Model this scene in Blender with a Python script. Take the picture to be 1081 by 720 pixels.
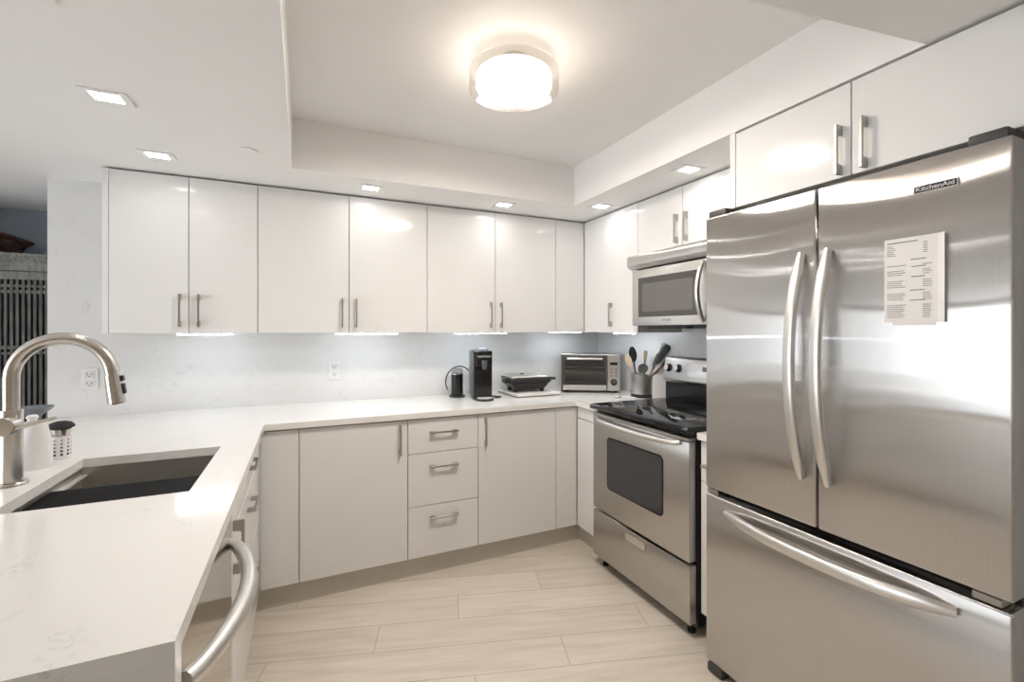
import bpy, bmesh, math, random
from mathutils import Matrix, Vector
random.seed(7)
PI = math.pi
S = bpy.context.scene
C = S.collection
for o in list(bpy.data.objects):
    bpy.data.objects.remove(o)

# ------------------------------------------------------------------ camera, world, exposure
cam = bpy.data.cameras.new('camera')
cam.sensor_width = 36.0
cam.lens = 481.585 / 1081 * 36.0
cam.shift_y = -(360 - 348.58) / 1081
cam.clip_start = 0.02
camo = bpy.data.objects.new('camera', cam)
C.objects.link(camo)
camo.location = (0, 0, 1.364)
camo.rotation_euler = (PI / 2, 0, math.radians(-24.59))
S.camera = camo
S.view_settings.view_transform = 'Standard'
S.view_settings.look = 'None'
S.view_settings.gamma = 1
S.view_settings.exposure = 0.36
S.view_settings.use_curve_mapping = False
W = bpy.data.worlds.new('daylight')
S.world = W
W.use_nodes = True
bgn = W.node_tree.nodes['Background']
bgn.inputs[0].default_value = (0.90, 0.95, 1.0, 1)
bgn.inputs[1].default_value = 4.3
DOWN_STRENGTH = 38.0
LAMP_STRENGTH = 12.5
LENS_STRENGTH = 88.0
BAR_STRENGTH = 36.0

# ------------------------------------------------------------------ materials
def mat(name, col, rough=0.5, metal=0.0, spec=0.5, coat=0.0, aniso=0.0, emit=None, es=0.0):
    m = bpy.data.materials.new(name)
    m.use_nodes = True
    b = m.node_tree.nodes['Principled BSDF']
    b.inputs['Base Color'].default_value = (*col, 1)
    b.inputs['Roughness'].default_value = rough
    b.inputs['Metallic'].default_value = metal
    b.inputs['Specular IOR Level'].default_value = spec
    b.inputs['Coat Weight'].default_value = coat
    b.inputs['Coat Roughness'].default_value = 0.05
    if aniso:
        b.inputs['Anisotropic'].default_value = aniso
    if emit:
        b.inputs['Emission Color'].default_value = (*emit, 1)
        b.inputs['Emission Strength'].default_value = es
    return m

def nd(m, t, **kw):
    n = m.node_tree.nodes.new(t)
    for k, v in kw.items():
        setattr(n, k, v)
    return n

def ln(m, a, b):
    m.node_tree.links.new(a, b)

def bsdf(m):
    return m.node_tree.nodes['Principled BSDF']

def noise_tint(m, c0, c1, scale=(1, 1, 1), ns=5.0, lo=0.35, hi=0.65, detail=4.0, rough=0.55):
    tc = nd(m, 'ShaderNodeTexCoord')
    mp = nd(m, 'ShaderNodeMapping')
    mp.inputs['Scale'].default_value = scale
    n = nd(m, 'ShaderNodeTexNoise')
    n.inputs['Scale'].default_value = ns
    n.inputs['Detail'].default_value = detail
    n.inputs['Roughness'].default_value = rough
    r = nd(m, 'ShaderNodeValToRGB')
    r.color_ramp.elements[0].position = lo
    r.color_ramp.elements[1].position = hi
    r.color_ramp.elements[0].color = (*c0, 1)
    r.color_ramp.elements[1].color = (*c1, 1)
    ln(m, tc.outputs['Object'], mp.inputs['Vector'])
    ln(m, mp.outputs['Vector'], n.inputs['Vector'])
    ln(m, n.outputs['Fac'], r.inputs['Fac'])
    ln(m, r.outputs['Color'], bsdf(m).inputs['Base Color'])
    return n, r, mp

M = {}
M['paint'] = mat('ceiling_paint', (0.80, 0.79, 0.775), 0.75)
noise_tint(M['paint'], (0.87, 0.86, 0.85), (0.885, 0.875, 0.865), ns=3)
M['wallpaint'] = mat('wall_paint', (0.78, 0.76, 0.73), 0.7)
noise_tint(M['wallpaint'], (0.77, 0.75, 0.72), (0.79, 0.77, 0.74), ns=3)
M['tanwall'] = mat('tan_bounce_paint', (0.66, 0.54, 0.42), 0.7)  # tan of the unseen wall, made up to bounce warm light
noise_tint(M['tanwall'], (0.65, 0.53, 0.41), (0.67, 0.55, 0.43), ns=3)
M['daylightwall'] = mat('daylight_tinted_paint', (0.40, 0.45, 0.53), 0.7)  # cool blue of the daylight is put into this wall colour
noise_tint(M['daylightwall'], (0.39, 0.44, 0.52), (0.41, 0.46, 0.54), ns=3)
M['gloss'] = mat('white_gloss_lacquer', (0.785, 0.778, 0.765), 0.10, spec=0.14)
noise_tint(M['gloss'], (0.78, 0.773, 0.76), (0.79, 0.783, 0.77), ns=2)
M['carcass'] = mat('white_melamine', (0.72, 0.70, 0.66), 0.5)
M['kick'] = mat('shade_beige_plinth', (0.60, 0.56, 0.49), 0.35)  # shade under the cabinets is put into this darker beige
noise_tint(M['kick'], (0.58, 0.54, 0.47), (0.62, 0.58, 0.51), scale=(1, 1, 30), ns=4)

def quartz(name, base, vein, rough, spread=0.018):
    m = mat(name, base, rough)
    tc = nd(m, 'ShaderNodeTexCoord')
    n = nd(m, 'ShaderNodeTexNoise')
    n.inputs['Scale'].default_value = 6.5
    n.inputs['Detail'].default_value = 7
    n.inputs['Roughness'].default_value = 0.62
    n.inputs['Distortion'].default_value = 1.1
    ln(m, tc.outputs['Object'], n.inputs['Vector'])
    a = nd(m, 'ShaderNodeMath', operation='SUBTRACT')
    a.inputs[1].default_value = 0.5
    ln(m, n.outputs['Fac'], a.inputs[0])
    b = nd(m, 'ShaderNodeMath', operation='ABSOLUTE')
    ln(m, a.outputs[0], b.inputs[0])
    mr = nd(m, 'ShaderNodeMapRange')
    mr.inputs['From Min'].default_value = 0.0
    mr.inputs['From Max'].default_value = spread
    mr.inputs['To Min'].default_value = 1.0
    mr.inputs['To Max'].default_value = 0.0
    ln(m, b.outputs[0], mr.inputs['Value'])
    n2 = nd(m, 'ShaderNodeTexNoise')
    n2.inputs['Scale'].default_value = 9.0
    n2.inputs['Detail'].default_value = 3
    ln(m, tc.outputs['Object'], n2.inputs['Vector'])
    mr2 = nd(m, 'ShaderNodeMapRange')
    mr2.inputs['From Min'].default_value = 0.52
    mr2.inputs['From Max'].default_value = 0.70
    ln(m, n2.outputs['Fac'], mr2.inputs['Value'])
    mu = nd(m, 'ShaderNodeMath', operation='MULTIPLY')
    ln(m, mr.outputs[0], mu.inputs[0])
    ln(m, mr2.outputs[0], mu.inputs[1])
    mx = nd(m, 'ShaderNodeMix', data_type='RGBA')
    mx.inputs[6].default_value = (*base, 1)
    mx.inputs[7].default_value = (*vein, 1)
    ln(m, mu.outputs[0], mx.inputs[0])
    ln(m, mx.outputs[2], bsdf(m).inputs['Base Color'])
    return m
M['quartz'] = quartz('white_quartz', (0.83, 0.815, 0.79), (0.70, 0.68, 0.66), 0.12)
M['splash'] = quartz('grey_white_quartz', (0.735, 0.73, 0.72), (0.62, 0.605, 0.595), 0.22, 0.022)

def steel(name, col, rough, aniso, axis='Z', streak=(40, 40, 0.6), wave=0.0, rot=0.0):
    m = mat(name, col, rough, 1.0, aniso=aniso)
    n, r, mp = noise_tint(m, tuple(c * 0.97 for c in col), tuple(min(1, c * 1.02) for c in col), scale=streak, ns=6, lo=0.3, hi=0.7, detail=3)
    if aniso:
        t = nd(m, 'ShaderNodeTangent', direction_type='RADIAL', axis=axis)
        ln(m, t.outputs[0], bsdf(m).inputs['Tangent'])
        bsdf(m).inputs['Anisotropic Rotation'].default_value = rot
    if wave:
        tc = nd(m, 'ShaderNodeTexCoord')
        w = nd(m, 'ShaderNodeTexNoise')
        w.inputs['Scale'].default_value = 2.2
        w.inputs['Detail'].default_value = 0
        ln(m, tc.outputs['Object'], w.inputs['Vector'])
        bp = nd(m, 'ShaderNodeBump')
        bp.inputs['Strength'].default_value = wave
        bp.inputs['Distance'].default_value = 0.02
        ln(m, w.outputs['Fac'], bp.inputs['Height'])
        ln(m, bp.outputs[0], bsdf(m).inputs['Normal'])
    return m
def brushed(name, col, rough, aniso, wave=0.0, wscale=(1.0, 0.7, 2.2)):
    """vertically brushed sheet steel: reflections spread sideways much more than up and down"""
    m = bpy.data.materials.new(name)
    m.use_nodes = True
    nt = m.node_tree
    nt.nodes.remove(nt.nodes['Principled BSDF'])
    g = nd(m, 'ShaderNodeBsdfAnisotropic')
    g.inputs['Roughness'].default_value = rough
    g.inputs['Anisotropy'].default_value = -aniso
    t = nd(m, 'ShaderNodeTangent', direction_type='RADIAL', axis='Z')
    ln(m, t.outputs[0], g.inputs['Tangent'])
    tc = nd(m, 'ShaderNodeTexCoord')
    mp = nd(m, 'ShaderNodeMapping')
    mp.inputs['Scale'].default_value = (60, 60, 0.7)
    ln(m, tc.outputs['Object'], mp.inputs['Vector'])
    n = nd(m, 'ShaderNodeTexNoise')
    n.inputs['Scale'].default_value = 6
    n.inputs['Detail'].default_value = 3
    ln(m, mp.outputs[0], n.inputs['Vector'])
    r = nd(m, 'ShaderNodeValToRGB')
    r.color_ramp.elements[0].position = 0.3
    r.color_ramp.elements[1].position = 0.7
    r.color_ramp.elements[0].color = (*[c * 0.965 for c in col], 1)
    r.color_ramp.elements[1].color = (*[min(1, c * 1.02) for c in col], 1)
    ln(m, n.outputs['Fac'], r.inputs['Fac'])
    ln(m, r.outputs['Color'], g.inputs['Color'])
    if wave:
        mp2 = nd(m, 'ShaderNodeMapping')
        mp2.inputs['Scale'].default_value = wscale
        ln(m, tc.outputs['Object'], mp2.inputs['Vector'])
        w = nd(m, 'ShaderNodeTexNoise')
        w.inputs['Scale'].default_value = 1.6
        w.inputs['Detail'].default_value = 0
        ln(m, mp2.outputs[0], w.inputs['Vector'])
        bp = nd(m, 'ShaderNodeBump')
        bp.inputs['Strength'].default_value = 1.0
        bp.inputs['Distance'].default_value = wave
        ln(m, w.outputs['Fac'], bp.inputs['Height'])
        ln(m, bp.outputs[0], g.inputs['Normal'])
    ln(m, g.outputs[0], nt.nodes['Material Output'].inputs[0])
    return m

M['steel'] = brushed('brushed_stainless', (0.60, 0.585, 0.57), 0.18, 0.87, 0.012)
M['steel_side'] = brushed('brushed_stainless_appliance', (0.57, 0.555, 0.535), 0.30, 0.7)
M['nickel'] = steel('brushed_nickel', (0.60, 0.565, 0.52), 0.25, 0.0, streak=(10, 10, 10))
M['pull'] = steel('satin_nickel_pull', (0.46, 0.435, 0.405), 0.32, 0.0, streak=(10, 10, 10))
M['sinksteel'] = steel('sink_stainless', (0.62, 0.60, 0.56), 0.42, 0.0, streak=(4, 60, 60))
M['handle'] = steel('satin_steel_handle', (0.74, 0.725, 0.70), 0.36, 0.0, streak=(10, 10, 10))
M['chrome'] = mat('polished_chrome', (0.75, 0.75, 0.74), 0.08, 1.0)
M['blackglass'] = mat('black_ceramic_glass', (0.008, 0.008, 0.009), 0.05, spec=0.4)
M['burner'] = mat('burner_print_grey', (0.10, 0.10, 0.10), 0.15)
M['ovenglass'] = mat('dark_oven_glass', (0.035, 0.034, 0.036), 0.06, spec=0.7)
M['mwglass'] = mat('dark_microwave_glass', (0.075, 0.072, 0.068), 0.10, spec=0.6)
M['mwmesh'] = mat('microwave_screen', (0.15, 0.145, 0.138), 0.14, spec=0.5)
M['black'] = mat('black_plastic', (0.018, 0.018, 0.019), 0.35)
M['blackgloss'] = mat('gloss_black_plastic', (0.012, 0.012, 0.013), 0.16, spec=0.4)
M['blackenamel'] = mat('black_enamel', (0.012, 0.012, 0.012), 0.3)
M['hinge'] = mat('dark_hinge_plastic', (0.05, 0.047, 0.045), 0.5)
M['rubber'] = mat('black_rubber', (0.02, 0.02, 0.02), 0.8)
M['darkgap'] = mat('dark_gasket', (0.015, 0.015, 0.015), 0.7)
M['whiteplastic'] = mat('white_plastic', (0.78, 0.77, 0.76), 0.35)
M['ceramic'] = mat('white_ceramic', (0.82, 0.80, 0.80), 0.25)
M['slot'] = mat('dark_slot', (0.03, 0.03, 0.03), 0.6)
M['board'] = mat('white_board', (0.80, 0.775, 0.74), 0.4)
M['boardedge'] = mat('grey_board_edge', (0.16, 0.155, 0.15), 0.5)
M['wood_light'] = mat('pale_wood', (0.62, 0.50, 0.34), 0.55)
noise_tint(M['wood_light'], (0.55, 0.43, 0.28), (0.68, 0.56, 0.40), scale=(30, 30, 3), ns=4)
M['wood_dark'] = mat('dark_brown_wood', (0.12, 0.055, 0.035), 0.45)
noise_tint(M['wood_dark'], (0.09, 0.04, 0.025), (0.16, 0.075, 0.045), scale=(30, 30, 3), ns=4)
M['wood_mid'] = mat('tan_wood', (0.45, 0.36, 0.25), 0.5)
noise_tint(M['wood_mid'], (0.40, 0.31, 0.21), (0.50, 0.41, 0.29), scale=(30, 30, 3), ns=4)
M['slate'] = mat('slate_grey_silicone', (0.10, 0.11, 0.12), 0.45)
M['paper'] = mat('white_paper', (0.76, 0.74, 0.72), 0.8)
M['ink'] = mat('grey_ink', (0.25, 0.24, 0.24), 0.8)
M['greyvase'] = mat('grey_blue_glazed', (0.16, 0.19, 0.21), 0.15, spec=0.6)
M['armoire'] = mat('weathered_grey_wood', (0.20, 0.20, 0.19), 0.6)
noise_tint(M['armoire'], (0.13, 0.13, 0.12), (0.26, 0.26, 0.245), scale=(12, 12, 2), ns=5)
M['armoireslat'] = mat('dark_weathered_slats', (0.11, 0.11, 0.105), 0.6)
noise_tint(M['armoireslat'], (0.07, 0.07, 0.066), (0.15, 0.15, 0.142), scale=(12, 12, 2), ns=5)
M['armoireback'] = mat('charcoal_wood', (0.035, 0.035, 0.035), 0.7)
noise_tint(M['armoireback'], (0.025, 0.025, 0.025), (0.05, 0.05, 0.048), scale=(12, 12, 2), ns=5)
M['wicker'] = mat('red_brown_wicker', (0.09, 0.035, 0.03), 0.6)
noise_tint(M['wicker'], (0.05, 0.02, 0.018), (0.13, 0.05, 0.042), ns=60, scale=(1, 1, 2))
M['milk'] = mat('milk_frother_steel', (0.55, 0.54, 0.52), 0.2, 1.0)
M['gridblack'] = mat('black_rack_silicone', (0.014, 0.014, 0.015), 0.5, spec=0.25)
M['alu'] = mat('white_aluminium', (0.7, 0.71, 0.72), 0.4, 0.3)

def thin_glass(name, tint, gloss):
    m = bpy.data.materials.new(name)
    m.use_nodes = True
    nt = m.node_tree
    nt.nodes.remove(nt.nodes['Principled BSDF'])
    t = nd(m, 'ShaderNodeBsdfTransparent')
    t.inputs[0].default_value = (*tint, 1)
    g = nd(m, 'ShaderNodeBsdfGlossy')
    g.inputs['Roughness'].default_value = 0.03
    f = nd(m, 'ShaderNodeLayerWeight')
    f.inputs[0].default_value = gloss
    x = nd(m, 'ShaderNodeMixShader')
    ln(m, f.outputs[1], x.inputs[0])
    ln(m, t.outputs[0], x.inputs[1])
    ln(m, g.outputs[0], x.inputs[2])
    ln(m, x.outputs[0], nt.nodes['Material Output'].inputs[0])
    return m
M['clear'] = thin_glass('clear_glass', (0.96, 0.95, 0.94), 0.12)
M['pane'] = thin_glass('window_glass', (0.94, 0.96, 0.97), 0.15)
M['toastglass'] = thin_glass('smoked_glass', (0.75, 0.745, 0.74), 0.33)
M['smoke'] = thin_glass('clear_grey_plastic', (0.75, 0.76, 0.77), 0.2)

M['lamp'] = mat('opal_lamp_glass', (0.9, 0.88, 0.85), 0.4, emit=(1.0, 0.87, 0.74), es=LAMP_STRENGTH)
M['lens'] = mat('opal_lamp_lens', (0.9, 0.88, 0.85), 0.4, emit=(1.0, 0.905, 0.81), es=LENS_STRENGTH)
M['lamptop'] = mat('opal_lamp_top', (0.9, 0.88, 0.85), 0.4, emit=(1.0, 0.84, 0.68), es=LAMP_STRENGTH * 0.035)
M['down'] = mat('downlight_diffuser', (0.9, 0.9, 0.9), 0.4, emit=(1.0, 0.985, 0.97), es=DOWN_STRENGTH)
M['bar'] = mat('led_bar_diffuser', (0.9, 0.9, 0.9), 0.4, emit=(0.82, 0.91, 1.0), es=BAR_STRENGTH)

# floor: wood-look planks laid at an angle to the kitchen
def floor_material():
    m = mat('pale_wood_plank_floor', (0.6, 0.5, 0.42), 0.32)
    def math_(op, a, b=None, c=None):
        n = nd(m, 'ShaderNodeMath', operation=op)
        for i, v in enumerate((a, b, c)):
            if v is None:
                continue
            if isinstance(v, (int, float)):
                n.inputs[i].default_value = v
            else:
                ln(m, v, n.inputs[i])
        return n.outputs[0]
    tc = nd(m, 'ShaderNodeTexCoord')
    sp = nd(m, 'ShaderNodeSeparateXYZ')
    ln(m, tc.outputs['Object'], sp.inputs[0])
    x, y = sp.outputs[0], sp.outputs[1]
    u = math_('SUBTRACT', math_('MULTIPLY', x, 0.9573), math_('MULTIPLY', y, 0.289))
    v = math_('ADD', math_('MULTIPLY', x, 0.289), math_('MULTIPLY', y, 0.9573))
    rv = math_('DIVIDE', math_('SUBTRACT', v, 1.990), 0.183)
    row = math_('FLOOR', rv)
    fr = math_('FRACT', rv)
    # row -> joint offset
    idx = math_('FRACT', math_('DIVIDE', math_('ADD', row, 4.5), 8.0))
    ramp = nd(m, 'ShaderNodeValToRGB')
    ramp.color_ramp.interpolation = 'CONSTANT'
    offs = [0.30, 0.75, 0.10, 0.488, 0.910, 0.043, 0.48, 0.85]
    els = ramp.color_ramp.elements
    for i, o in enumerate(offs):
        e = els[0] if i == 0 else (els[1] if i == 1 else els.new(i / 8))
        e.position = i / 8
        g = o / 1.228
        e.color = (g, g, g, 1)
    ln(m, idx, ramp.inputs['Fac'])
    cu = math_('SUBTRACT', math_('DIVIDE', u, 1.228), ramp.outputs['Color'])
    col = math_('FLOOR', cu)
    fu = math_('FRACT', cu)
    # edge masks
    e1 = math_('MINIMUM', fr, math_('SUBTRACT', 1.0, fr))
    e2 = math_('MINIMUM', fu, math_('SUBTRACT', 1.0, fu))
    d = math_('MINIMUM', math_('MULTIPLY', e1, 0.183), math_('MULTIPLY', e2, 1.228))
    line = math_('LESS_THAN', d, 0.0014)
    cv = nd(m, 'ShaderNodeCombineXYZ')
    ln(m, row, cv.inputs[0])
    ln(m, col, cv.inputs[1])
    wn = nd(m, 'ShaderNodeTexWhiteNoise', noise_dimensions='2D')
    ln(m, cv.outputs[0], wn.inputs['Vector'])
    gv = nd(m, 'ShaderNodeCombineXYZ')
    ln(m, math_('MULTIPLY', u, 1.6), gv.inputs[0])
    ln(m, math_('MULTIPLY', v, 16.0), gv.inputs[1])
    ln(m, math_('MULTIPLY', wn.outputs['Value'], 40.0), gv.inputs[2])
    gn = nd(m, 'ShaderNodeTexNoise')
    gn.inputs['Scale'].default_value = 1.6
    gn.inputs['Detail'].default_value = 8
    gn.inputs['Roughness'].default_value = 0.62
    gn.inputs['Distortion'].default_value = 0.6
    ln(m, gv.outputs[0], gn.inputs['Vector'])
    r = nd(m, 'ShaderNodeValToRGB')
    r.color_ramp.elements[0].position = 0.30
    r.color_ramp.elements[1].position = 0.72
    r.color_ramp.elements[0].color = (0.61, 0.535, 0.45, 1)
    r.color_ramp.elements[1].color = (0.76, 0.695, 0.615, 1)
    ln(m, gn.outputs['Fac'], r.inputs['Fac'])
    hs = nd(m, 'ShaderNodeHueSaturation')
    ln(m, r.outputs['Color'], hs.inputs['Color'])
    ln(m, math_('ADD', math_('MULTIPLY', wn.outputs['Value'], 0.10), 0.95), hs.inputs['Value'])
    mx = nd(m, 'ShaderNodeMix', data_type='RGBA')
    ln(m, math_('MULTIPLY', line, 0.75), mx.inputs[0])
    ln(m, hs.outputs['Color'], mx.inputs[6])
    mx.inputs[7].default_value = (0.27, 0.22, 0.17, 1)
    ln(m, mx.outputs[2], bsdf(m).inputs['Base Color'])
    return m
M['floor'] = floor_material()

# ------------------------------------------------------------------ geometry helpers
MW = {}     # object name -> world matrix it was authored against

class MB:
    """collects shapes, links them as one mesh object"""
    def __init__(self):
        self.bm = bmesh.new()

    def _place(self, vs, mtx):
        if mtx is not None:
            bmesh.ops.transform(self.bm, matrix=mtx, verts=vs)

    def box(self, x0, x1, y0, y1, z0, z1, bev=0.0, seg=1, mtx=None):
        t = bmesh.new()
        bmesh.ops.create_cube(t, size=1)
        for v in t.verts:
            v.co = Vector(((x0 + x1) / 2 + v.co.x * (x1 - x0), (y0 + y1) / 2 + v.co.y * (y1 - y0), (z0 + z1) / 2 + v.co.z * (z1 - z0)))
        if bev:
            bmesh.ops.bevel(t, geom=list(t.edges), offset=bev, segments=seg, profile=0.5, affect='EDGES')
        self._merge(t, mtx)
        return self

    def _merge(self, t, mtx=None):
        if mtx is not None:
            bmesh.ops.transform(t, matrix=mtx, verts=list(t.verts))
        me = bpy.data.meshes.new('tmp')
        t.to_mesh(me)
        t.free()
        self.bm.from_mesh(me)
        bpy.data.meshes.remove(me)

    def lathe(self, prof, seg=32, mtx=None, cap=True):
        """prof: list of (r, z) bottom to top"""
        t = bmesh.new()
        rings = []
        for r, z in prof:
            if r < 1e-6:
                rings.append([t.verts.new((0, 0, z))])
            else:
                rings.append([t.verts.new((r * math.cos(2 * PI * i / seg), r * math.sin(2 * PI * i / seg), z)) for i in range(seg)])
        for a, b in zip(rings[:-1], rings[1:]):
            for i in range(seg):
                j = (i + 1) % seg
                q = []
                for v in ([a[i], a[j]] if len(a) > 1 else [a[0]]) + ([b[j], b[i]] if len(b) > 1 else [b[0]]):
                    if v not in q:
                        q.append(v)
                if len(q) >= 3:
                    t.faces.new(q)
        if cap:
            if len(rings[0]) > 1:
                t.faces.new(list(reversed(rings[0])))
            if len(rings[-1]) > 1:
                t.faces.new(rings[-1])
        bmesh.ops.recalc_face_normals(t, faces=list(t.faces))
        self._merge(t, mtx)
        return self

    def cyl(self, p, r, h, axis='Z', seg=24, bev=0.0):
        prof = [(r, 0), (r, h)] if not bev else [(r - bev, 0), (r, bev), (r, h - bev), (r - bev, h)]
        R = {'Z': Matrix(), 'X': Matrix.Rotation(PI / 2, 4, 'Y'), 'Y': Matrix.Rotation(-PI / 2, 4, 'X')}[axis]
        return self.lathe(prof, seg, Matrix.Translation(p) @ R)

    def prism(self, poly, lo, hi, plane='XZ', bev=0.0, seg=1, mtx=None):
        """poly in the plane's two axes, extruded lo..hi along the third"""
        def P(a, b, c):
            return {'XZ': (a, c, b), 'XY': (a, b, c), 'YZ': (c, a, b)}[plane]
        t = bmesh.new()
        A = [t.verts.new(P(a, b, lo)) for a, b in poly]
        B = [t.verts.new(P(a, b, hi)) for a, b in poly]
        t.faces.new(A)
        t.faces.new(list(reversed(B)))
        n = len(poly)
        for i in range(n):
            t.faces.new((A[i], A[(i + 1) % n], B[(i + 1) % n], B[i]))
        bmesh.ops.recalc_face_normals(t, faces=list(t.faces))
        if bev:
            bmesh.ops.bevel(t, geom=list(t.edges), offset=bev, segments=seg, profile=0.5, affect='EDGES')
        self._merge(t, mtx)
        return self

    def tube(self, pts, r, seg=12, cap=True, flat=1.0, mtx=None):
        """sweep of a circle (or ellipse) along pts; r a number or one per point"""
        t = bmesh.new()
        pts = [Vector(p) for p in pts]
        n = len(pts)
        rs = r if isinstance(r, (list, tuple)) else [r] * n
        rings = []
        up = None
        for i, p in enumerate(pts):
            d = (pts[min(i + 1, n - 1)] - pts[max(i - 1, 0)]).normalized()
            if up is None:
                up = Vector((0, 0, 1)) if abs(d.z) < 0.9 else Vector((0, 1, 0))
            s = d.cross(up).normalized()
            up = s.cross(d).normalized()
            rings.append([t.verts.new(p + s * math.cos(2 * PI * k / seg) * rs[i] + up * math.sin(2 * PI * k / seg) * rs[i] * flat) for k in range(seg)])
        for a, b in zip(rings[:-1], rings[1:]):
            for i in range(seg):
                j = (i + 1) % seg
                t.faces.new((a[i], a[j], b[j], b[i]))
        if cap:
            t.faces.new(list(reversed(rings[0])))
            t.faces.new(rings[-1])
        bmesh.ops.recalc_face_normals(t, faces=list(t.faces))
        self._merge(t, mtx)
        return self

    def ball(self, p, r, sc=(1, 1, 1), rot=None):
        t = bmesh.new()
        bmesh.ops.create_uvsphere(t, u_segments=20, v_segments=12, radius=r)
        m = Matrix.Translation(p) @ (rot or Matrix()) @ Matrix.Diagonal((*sc, 1))
        self._merge(t, m)
        return self

    def cells(self, xs, ys, filled, z0, z1):
        """flat slab made of the filled grid cells, with open holes between"""
        t = bmesh.new()
        V = {}
        def vv(i, j, z):
            k = (i, j, z)
            if k not in V:
                V[k] = t.verts.new((xs[i], ys[j], z))
            return V[k]
        F = set(filled)
        for (i, j) in F:
            t.faces.new((vv(i, j, z1), vv(i + 1, j, z1), vv(i + 1, j + 1, z1), vv(i, j + 1, z1)))
            t.faces.new((vv(i, j, z0), vv(i, j + 1, z0), vv(i + 1, j + 1, z0), vv(i + 1, j, z0)))
            for (di, dj, a, b) in ((-1, 0, (i, j), (i, j + 1)), (1, 0, (i + 1, j + 1), (i + 1, j)), (0, -1, (i + 1, j), (i, j)), (0, 1, (i, j + 1), (i + 1, j + 1))):
                if (i + di, j + dj) not in F:
                    t.faces.new((vv(*a, z0), vv(*a, z1), vv(*b, z1), vv(*b, z0)))
        bmesh.ops.recalc_face_normals(t, faces=list(t.faces))
        bmesh.ops.dissolve_limit(t, angle_limit=0.01, verts=list(t.verts), edges=list(t.edges))
        self._merge(t)
        return self

    def build(self, name, material, parent=None, local=False, smooth=True, props=None):
        me = bpy.data.meshes.new(name)
        if parent is not None and not local and parent.name in MW:
            bmesh.ops.transform(self.bm, matrix=MW[parent.name].inverted(), verts=list(self.bm.verts))
        self.bm.to_mesh(me)
        self.bm.free()
        me.materials.append(material)
        if smooth:
            for p in me.polygons:
                p.use_smooth = True
            me.set_sharp_from_angle(angle=math.radians(35))
        o = bpy.data.objects.new(name, me)
        C.objects.link(o)
        if parent is not None:
            o.parent = parent
            MW[o.name] = MW.get(parent.name, Matrix())
        return o

def tag(o, label, cat, group=None, kind=None):
    o['label'] = label
    o['category'] = cat
    if group:
        o['group'] = group
    if kind:
        o['kind'] = kind
    return o

def struct(o):
    o['kind'] = 'structure'
    return o

def thing(name, label, cat, loc=(0, 0, 0), rotz=0.0, group=None):
    o = bpy.data.objects.new(name, None)
    C.objects.link(o)
    o.location = loc
    o.rotation_euler = (0, 0, rotz)
    o.empty_display_size = 0.05
    MW[o.name] = Matrix.Translation(loc) @ Matrix.Rotation(rotz, 4, 'Z')
    return tag(o, label, cat, group)

def copy_tree(o, parent=None):
    c = o.copy()
    C.objects.link(c)
    if parent is not None:
        c.parent = parent
    for ch in [x for x in C.objects if x.parent == o]:
        copy_tree(ch, c)
    return c

def text_mesh(body, size, name, material, parent, mtx, depth=0.0006, width=None):
    """lettering as a mesh; mtx maps the text's own x/y plane into the world"""
    cu = bpy.data.curves.new('lettering', 'FONT')
    cu.body = body
    cu.size = size
    cu.align_x = 'CENTER'
    cu.align_y = 'CENTER'
    cu.extrude = depth
    to = bpy.data.objects.new('lettering', cu)
    C.objects.link(to)
    dg = bpy.context.evaluated_depsgraph_get()
    me = bpy.data.meshes.new_from_object(to.evaluated_get(dg))
    bpy.data.objects.remove(to)
    if width:
        xs = [v.co.x for v in me.vertices]
        k = width / (max(xs) - min(xs))
        cx = (max(xs) + min(xs)) / 2
        for v in me.vertices:
            v.co.x = (v.co.x - cx) * k
    me.transform(MW[parent.name].inverted() @ mtx)
    me.materials.clear()
    me.materials.append(material)
    o = bpy.data.objects.new(name, me)
    C.objects.link(o)
    o.parent = parent
    return o

# ------------------------------------------------------------------ setting
ZC = 2.144      # dropped ceiling
ZR = 2.385      # raised ceiling over the cooking area
XW, YW = 2.19, 3.10
struct(MB().box(-4.3, 2.35, -3.3, 4.1, -0.06, 0.0).build('floor', M['floor'], smooth=False))

def build_ceiling():
    t = bmesh.new()
    A, B, Cc, D = (-0.05, 2.44), (1.545, 2.44), (1.545, 0.662), (-0.05, 0.899)
    X0, X1, Y0, Y1 = -4.3, 2.35, -3.3, 4.1
    def q(*ps):
        t.faces.new([t.verts.new(p) for p in ps])
    z = ZC
    q((X0, Y0, z), (D[0], Y0, z), (D[0], D[1], z), (A[0], A[1], z), (A[0], Y1, z), (X0, Y1, z))
    q((A[0], A[1], z), (B[0], B[1], z), (B[0], Y1, z), (A[0], Y1, z))
    q((B[0], Y1, z), (B[0], B[1], z), (Cc[0], Cc[1], z), (Cc[0], Y0, z), (X1, Y0, z), (X1, Y1, z))
    q((D[0], Y0, z), (Cc[0], Y0, z), (Cc[0], Cc[1], z), (D[0], D[1], z))
    loop = [A, B, Cc, D]
    for i in range(4):
        a, b = loop[i], loop[(i + 1) % 4]
        q((*a, z), (*b, z), (*b, ZR), (*a, ZR))
    q(*[(*p, ZR) for p in loop])
    bmesh.ops.remove_doubles(t, verts=list(t.verts), dist=1e-5)
    bmesh.ops.recalc_face_normals(t, faces=list(t.faces))
    # roof slab over everything so no light leaks in
    b = MB()
    b._merge(t)
    b.box(X0, X1, Y0, Y1, ZR + 0.02, ZR + 0.10)
    return struct(b.build('ceiling', M['paint'], smooth=False))
build_ceiling()
struct(MB().box(-1.186, 2.35, YW, YW + 0.12, 0, ZC).build('wall_back', M['splash'], smooth=False))
struct(MB().box(XW, XW + 0.16, -3.3, YW, 0, ZC).build('wall_right', M['splash'], smooth=False))
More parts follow.
